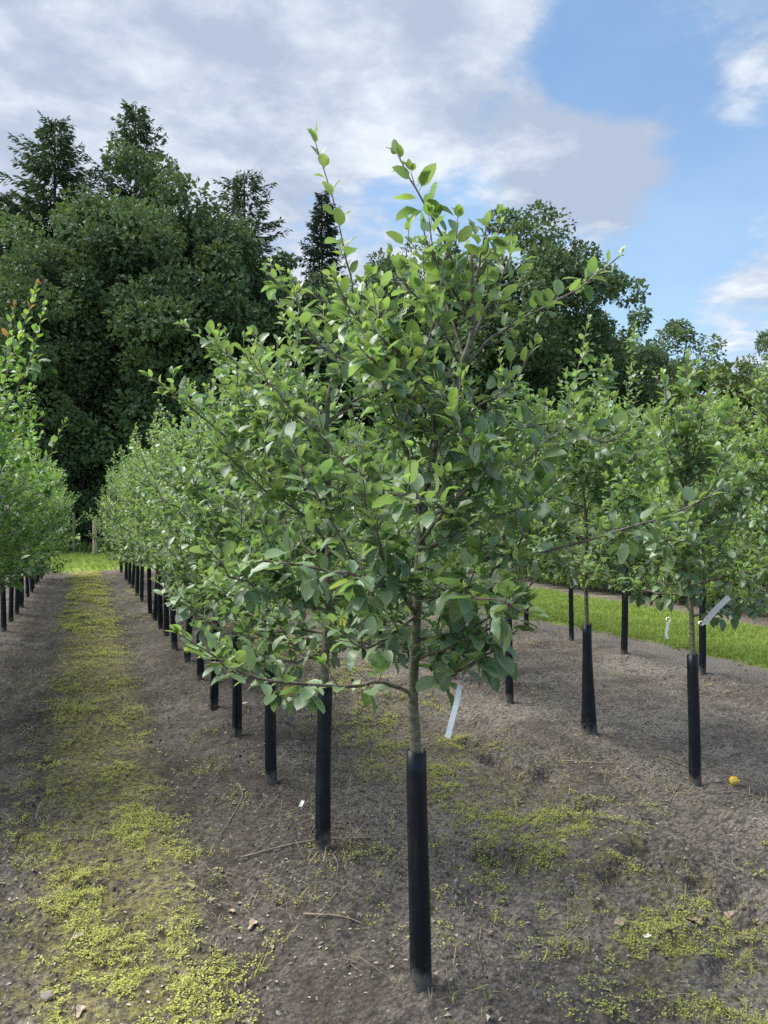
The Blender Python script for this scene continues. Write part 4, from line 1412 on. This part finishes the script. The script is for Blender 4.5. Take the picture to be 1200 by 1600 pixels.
def blade_t(rng, n=4, h=.06, w=.0030, lean=.6, single=False):
    V, F = [], []
    for k in range(n):
        a = rng.uniform(0, 6.28); hh = h * rng.uniform(.5, 1.2); l = lean * rng.uniform(.3, 1.4)
        d = np.array([math.cos(a), math.sin(a), 0]); s = np.array([-math.sin(a), math.cos(a), 0]) * w * .5
        p = np.array([rng.normal(0, .006), rng.normal(0, .006), -.004]); o = len(V)
        m = p + d * hh * l * .3 + UPV * hh * .62; e = p + d * hh * l + UPV * hh * max(.25, .95 - .35 * l)
        if single:
            V += [p - s, p + s, e]; F += [(o, o + 1, o + 2)]
            continue
        V += [p - s, p + s, m + s * .8, m - s * .8, e]
        F += [(o, o + 1, o + 2), (o, o + 2, o + 3), (o + 3, o + 2, o + 4)]
    return np.array(V), np.array(F)


wr = np.random.RandomState(21)
WT = [weed_t(wr) for _ in range(8)]
BT = [blade_t(wr, 3, .055, .0028, .9) for _ in range(8)]


def sample(n, x0, x1, y0, y1, fn, power=1.0):
    x = wr.uniform(x0, x1, n)
    u = wr.uniform(0, 1, n) ** power
    y = y0 + (y1 - y0) * u
    keep = wr.rand(n) < fn(x, y)
    x, y = x[keep], y[keep]
    return np.stack([x, y, ground_h(x, y)], 1)


# low chickweed and seedlings, densest in the middle of the alleys
P1 = sample(100000, -.75, 3.0, 1.0, 5.0, weed_mask)
P2 = sample(80000, -.6, 5.2, 5.0, 11.0, weed_mask)
P3 = sample(34000, -.45, 1.0, 11.0, 22.3, weed_mask)
P = np.concatenate([P1, P2, P3])
sc = np.concatenate([wr.uniform(.32, .92, len(P1)), wr.uniform(.7, 1.35, len(P2)), wr.uniform(1.3, 2.2, len(P3))])
ag = np.clip(.45 + .45 * fbm(P[:, 0] * 2.5, P[:, 1] * 2.5, 2, 60) + wr.normal(0, .15, len(P)), 0, 1)
scatter('chickweed', P, WT, M['weed'], sc, ag, 1, .3)
tag(bpy.data.objects['chickweed'], 'low yellowish green weeds carpeting the middle of the bare alleys', 'weeds')
P1 = sample(24000, -.8, 3.2, 1.0, 5.0, lambda x, y: weed_mask(x, y) * .75 + .015)
P2 = sample(9000, -.8, 5.3, 5.0, 14.0, lambda x, y: weed_mask(x, y) * .6 + .01)
P = np.concatenate([P1, P2]); sc = np.concatenate([wr.uniform(.5, 1.2, len(P1)), wr.uniform(.9, 1.6, len(P2))])
tag(scatter('grass_seedlings', P, BT, M['weed'], sc, wr.uniform(.1, .9, len(P)), 2, .35), 'thin grass seedlings scattered over the bare soil', 'grass')
# mown grass strip and headland
gt = [blade_t(wr, 5, .075, .0075, .55, True) for _ in range(8)]
gm = lambda x, y: (1 - soil_mask(x, y)) * (.35 + .65 * sstep(fbm(x * 1.8, y * 1.8, 3, 14), -.5, .3))
P1 = sample(46000, GRASS_0 - .3, GRASS_1 + .2, 3.5, 13, gm)
P2 = sample(16000, GRASS_0 - .3, GRASS_1 + .2, 13, 26, gm)
P3 = sample(15000, -6, 10, FIELD_END - .5, 35.5, gm)
P = np.concatenate([P1, P2, P3]); sc = np.concatenate([wr.uniform(.6, 1.25, len(P1)), wr.uniform(.9, 1.6, len(P2)), wr.uniform(1.5, 2.6, len(P3))])
ag = np.clip(.5 + .4 * fbm(P[:, 0] * 1.2, P[:, 1] * 1.2, 3, 61) + wr.normal(0, .15, len(P)), 0, 1)
tag(scatter('mown_grass', P, gt, M['grass'], sc, ag, 3, .25), 'bright green mown grass strip and headland round the tree rows', 'grass')
# tall herbs at the fence
tt = [blade_t(wr, 7, .45, .02, .5) for _ in range(5)]
P = sample(1500, -8, 8, FENCE_Y - 1.6, FENCE_Y + 2.2, lambda x, y: .5 + .5 * fbm(x, y, 2, 9))
tag(scatter('tall_grass', P, tt, M['grass'], wr.uniform(.6, 1.5, len(P)), wr.uniform(0, .8, len(P)), 4, .2), 'rank tall grass and herbs along the foot of the fence', 'grass')
# straw
st = [blade_t(wr, 6, .07, .0030, 2.6) for _ in range(6)]
sm = lambda x, y: soil_mask(x, y) * sstep(fbm(x * 1.6, y * 1.6, 3, 71), .12, .8) * .8
P1 = sample(3000, -1.2, 3.6, 1.0, 6.5, sm); P2 = sample(2200, -1.2, 6.2, 6.5, 14, sm)
P = np.concatenate([P1, P2]); P[:, 2] -= .012
tag(scatter('straw', P, st, M['straw'], np.concatenate([wr.uniform(.5, 1.1, len(P1)), wr.uniform(.8, 1.4, len(P2))]), wr.uniform(0, 1, len(P)), 5, .5), 'withered pale grass stalks lying in patches on the soil', 'straw')


# clods, crumbs and litter
def lump_t(rng):
    a = np.sort(rng.uniform(0, 2 * PI, 5))
    V = [(math.cos(t) * rng.uniform(.6, 1.2), math.sin(t) * rng.uniform(.6, 1.2), rng.uniform(-.5, -.1)) for t in a]
    V.append((rng.normal(0, .3), rng.normal(0, .3), rng.uniform(.5, .95)))
    F = [(k, (k + 1) % 5, 5) for k in range(5)]
    return np.array(V), np.array(F)


lt = [lump_t(wr) for _ in range(8)]
cm = lambda x, y: soil_mask(x, y) * (.10 + .9 * sstep(fbm(x * 2.2, y * 2.2, 3, 81), -.1, .9))
P1 = sample(90000, -1.3, 3.4, 1.0, 5.0, cm); P2 = sample(34000, -1.3, 6.3, 5.0, 12.0, cm)
P = np.concatenate([P1, P2]); sz = np.concatenate([.0022 + .0105 * wr.rand(len(P1)) ** 6, .004 + .016 * wr.rand(len(P2)) ** 6])
o = scatter('soil_crumbs', P, lt, M['clod'], sz, wr.rand(len(P)), 6, .2)
tag(o, 'loose crumbs and small clods of dark sandy soil', 'soil')
ft = [(np.array([(-1, -.4, 0), (.1, -.55, .25), (1, 0, .05), (0, .5, .2)], float) * wr.uniform(.7, 1.2, (4, 1)), np.array([(0, 1, 2), (0, 2, 3)])) for _ in range(8)]
lm = lambda x, y: soil_mask(x, y) * (.25 + .75 * sstep(fbm(x * 1.3, y * 1.3, 3, 91), -.2, .7))
P1 = sample(4200, -1.3, 3.4, 1.0, 5.0, lm); P2 = sample(3500, -1.3, 6.3, 5.0, 14.0, lm)
P = np.concatenate([P1, P2]); P[:, 2] += .004
tag(scatter('leaf_litter', P, ft, M['litter'], np.concatenate([.004 + .011 * wr.rand(len(P1)) ** 3, .007 + .012 * wr.rand(len(P2)) ** 3]), wr.rand(len(P)), 7, .5), 'small pale flecks of dry leaf and bark on the soil', 'litter')


# ------------------------------------------------------------------ single things lying on the ground
def on_ground(px, py):
    p = ground_at(px, py); p[2] = gz(p[0], p[1]); return p


def stick(pxs, r, label):
    P = np.array([on_ground(*q) for q in pxs]); P = smooth_path(P, 12)
    P[:, 2] = ground_h(P[:, 0], P[:, 1]) + r + .006
    P[:, 2] = np.convolve(np.pad(P[:, 2], 2, 'edge'), np.ones(5) / 5, 'valid')
    c = P[0].copy()
    tag(obj('stick', tubes_mesh('stick', [(P - c, np.linspace(r, r * .45, len(P)), 6)], M['stick']), None, c), label, 'stick')


stick([(372, 1228), (379, 1250), (362, 1280), (335, 1318)], .0035, 'thin curved twig lying left of the third tree of the tagged row')
stick([(376, 1347), (430, 1337), (490, 1328), (560, 1320), (640, 1308)], .005, 'long straight stick lying behind the foot of the second black guard')
stick([(385, 1343), (402, 1335), (425, 1318)], .003, 'short forked twig touching the long straight stick')
stick([(474, 1441), (520, 1446), (570, 1453)], .0045, 'bare stick lying alone between the first two black guards')
stick([(520, 1352), (528, 1368), (526, 1388)], .0025, 'tiny upright-lying twig just before the second guard foot')
stick([(1045, 1256), (1055, 1240), (1063, 1226)], .0035, 'short pale stick beside the guard next to the yellow fruit')
stick([(880, 1188), (930, 1193), (985, 1200)], .0045, 'dark twig lying between the flared guard and the yellow fruit')
stick([(1120, 1250), (1160, 1246), (1195, 1256)], .003, 'dry bent stalk lying below the yellow fruit')
stick([(1030, 1185), (1060, 1198), (1100, 1212)], .003, 'thin dark twig reaching the guard next to the yellow fruit')


def fallen_leaf(px, py, size, label, rot, mat='dead_leaf'):
    rng = np.random.RandomState(int(px))
    n = 14
    V = [(0, 0, .05)]
    for k in range(n):
        a = 2 * PI * k / n
        r = (.5 + .14 * math.sin(3 * a + px) + rng.uniform(-.07, .07)) * (1.25 if abs(math.cos(a)) > .8 else 1)
        V.append((r * math.cos(a), r * .75 * math.sin(a), .04 + .16 * abs(math.sin(a + .4)) * rng.uniform(.5, 1.4)))
    F = [(0, 1 + k, 1 + (k + 1) % n) for k in range(n)]
    p = on_ground(px, py)
    size = size * .85
    me = mesh_np('fallen_leaf', np.array(V) * size, [np.array(F)], M[mat])
    o = obj('fallen_leaf', me, None, (p[0], p[1], p[2] + .006), (rng.uniform(-.25, .25), rng.uniform(-.25, .25), rot))
    st_ = tubes_mesh('stalk', [(np.array([(.5, 0, .08), (.75, .05, .12), (1.0, .02, .2)]) * size, np.array([.0012, .001, .001]), 4)], M['stick'])
    obj('stalk', st_, o)
    tag(o, label, 'leaf')


fallen_leaf(765, 1466, .035, 'curled beige leaf on bare soil right of the first guard', 1.2)
fallen_leaf(969, 1452, .048, 'flat grey-beige leaf lying beside the white paper scrap', .3)
fallen_leaf(1088, 1444, .055, 'pale beige leaf among grass seedlings near the soil pits', 2.2)
fallen_leaf(1140, 1412, .06, 'large crumpled pale leaf at the edge of the soil pits', .8)
fallen_leaf(933, 1333, .04, 'narrow pale leaf lying flat between weed tufts', .2)
fallen_leaf(362, 1416, .032, 'orange-tan leaf lying beside the weedy alley', 2.0)
fallen_leaf(330, 1407, .032, 'reddish tan leaf at the edge of the weed carpet', .5)
fallen_leaf(395, 1444, .05, 'torn whitish leaf between alley and first guard', 1.0)
fallen_leaf(125, 1586, .04, 'brown curled leaf lying in the weed carpet', 1.5)
fallen_leaf(425, 1475, .022, 'small round pale leaf on bare soil', 1.5)
fallen_leaf(295, 1393, .045, 'broad greyish leaf lying on the weed edge', 2.6)
fallen_leaf(120, 1475, .045, 'brown leaf half sunk among the alley weeds', .4)
fallen_leaf(880, 1322, .04, 'small brown leaf on the trodden soil between the rows', 2.4)


def stone(px, py, size, label, flat=.7, mat='stone', name='stone'):
    import bmesh
    bm = bmesh.new(); bmesh.ops.create_icosphere(bm, subdivisions=3, radius=1.0)
    for v in bm.verts:
        n = float(fbm(np.array([v.co.x * 1.3 + px]), np.array([v.co.y * 1.3 + v.co.z * 1.7]), 2, 4)[0])
        v.co = v.co * (1 + .14 * n); v.co.z *= flat; v.co = v.co * size
    me = bpy.data.meshes.new(name); bm.to_mesh(me); bm.free(); me.materials.append(M[mat])
    for f in me.polygons: f.use_smooth = True
    p = on_ground(px, py)
    o = obj(name, me, None, (p[0], p[1], p[2] + size * flat * .45), (.1, .1, px))
    tag(o, label, 'stone')
    return o


stone(75, 1563, .022, 'rounded beige stone lying in the weed carpet')
stone(1121, 1229, .022, 'brown stone lying between the black guard and the yellow fruit')

# bitten windfall
import bmesh
fp = on_ground(1147, 1232)
fruit = empty('windfall_fruit', (fp[0], fp[1], fp[2]))
tag(fruit, 'small bitten yellow windfall fruit on the bare soil', 'fruit')
bm = bmesh.new(); bmesh.ops.create_uvsphere(bm, u_segments=20, v_segments=14, radius=.028)
for v in bm.verts:
    r = math.hypot(v.co.x, v.co.y)
    if v.co.z > 0: v.co.z -= .010 * math.exp(-(r / .009) ** 2)
    for c in (Vector((.024, -.012, .014)), Vector((-.02, -.02, .01))):
        dv = v.co - c
        if dv.length < .014: v.co = c + dv.normalized() * .014 if False else v.co - (v.co.normalized()) * (.014 - dv.length) * .8
    v.co.z += .024
me = bpy.data.meshes.new('skin'); bm.to_mesh(me); bm.free(); me.materials.append(M['fruit'])
for f in me.polygons: f.use_smooth = True
obj('skin', me, fruit)
bm = bmesh.new(); bmesh.ops.create_icosphere(bm, subdivisions=2, radius=.011)
for v in bm.verts: v.co.z *= .6
me = bpy.data.meshes.new('bite'); bm.to_mesh(me); bm.free(); me.materials.append(M['fruit_flesh'])
obj('bite', me, fruit, (.010, -.018, .032)); obj('bite', me, fruit, (-.013, -.015, .030))
obj('stem', tubes_mesh('stem', [(np.array([(0, 0, .038), (.002, 0, .048), (.005, .002, .057)]), np.array([.0014, .0012, .0012]), 5)], M['stick']), fruit)


def scrap(px, py, l, w, rot, label):
    p = on_ground(px, py)
    x = np.linspace(-.5, .5, 7)
    P = np.stack([x * l, x * 0, .006 + .12 * l * (x + .2) ** 2], 1)
    o = obj('paper_scrap', strip_mesh('paper_scrap', P, np.array([0, 1.0, 0]), w), None, (p[0], p[1], p[2] + .006), (.1, .05, rot))
    tag(o, label, 'paper')


scrap(471, 1268, .085, .018, 1.15, 'long white tag scrap lying left of the second guard')
scrap(382, 1102, .05, .016, .5, 'small white paper scrap beside the fourth guard')
scrap(1011, 1471, .03, .016, .2, 'tiny white paper scrap beside the flat grey-beige leaf')
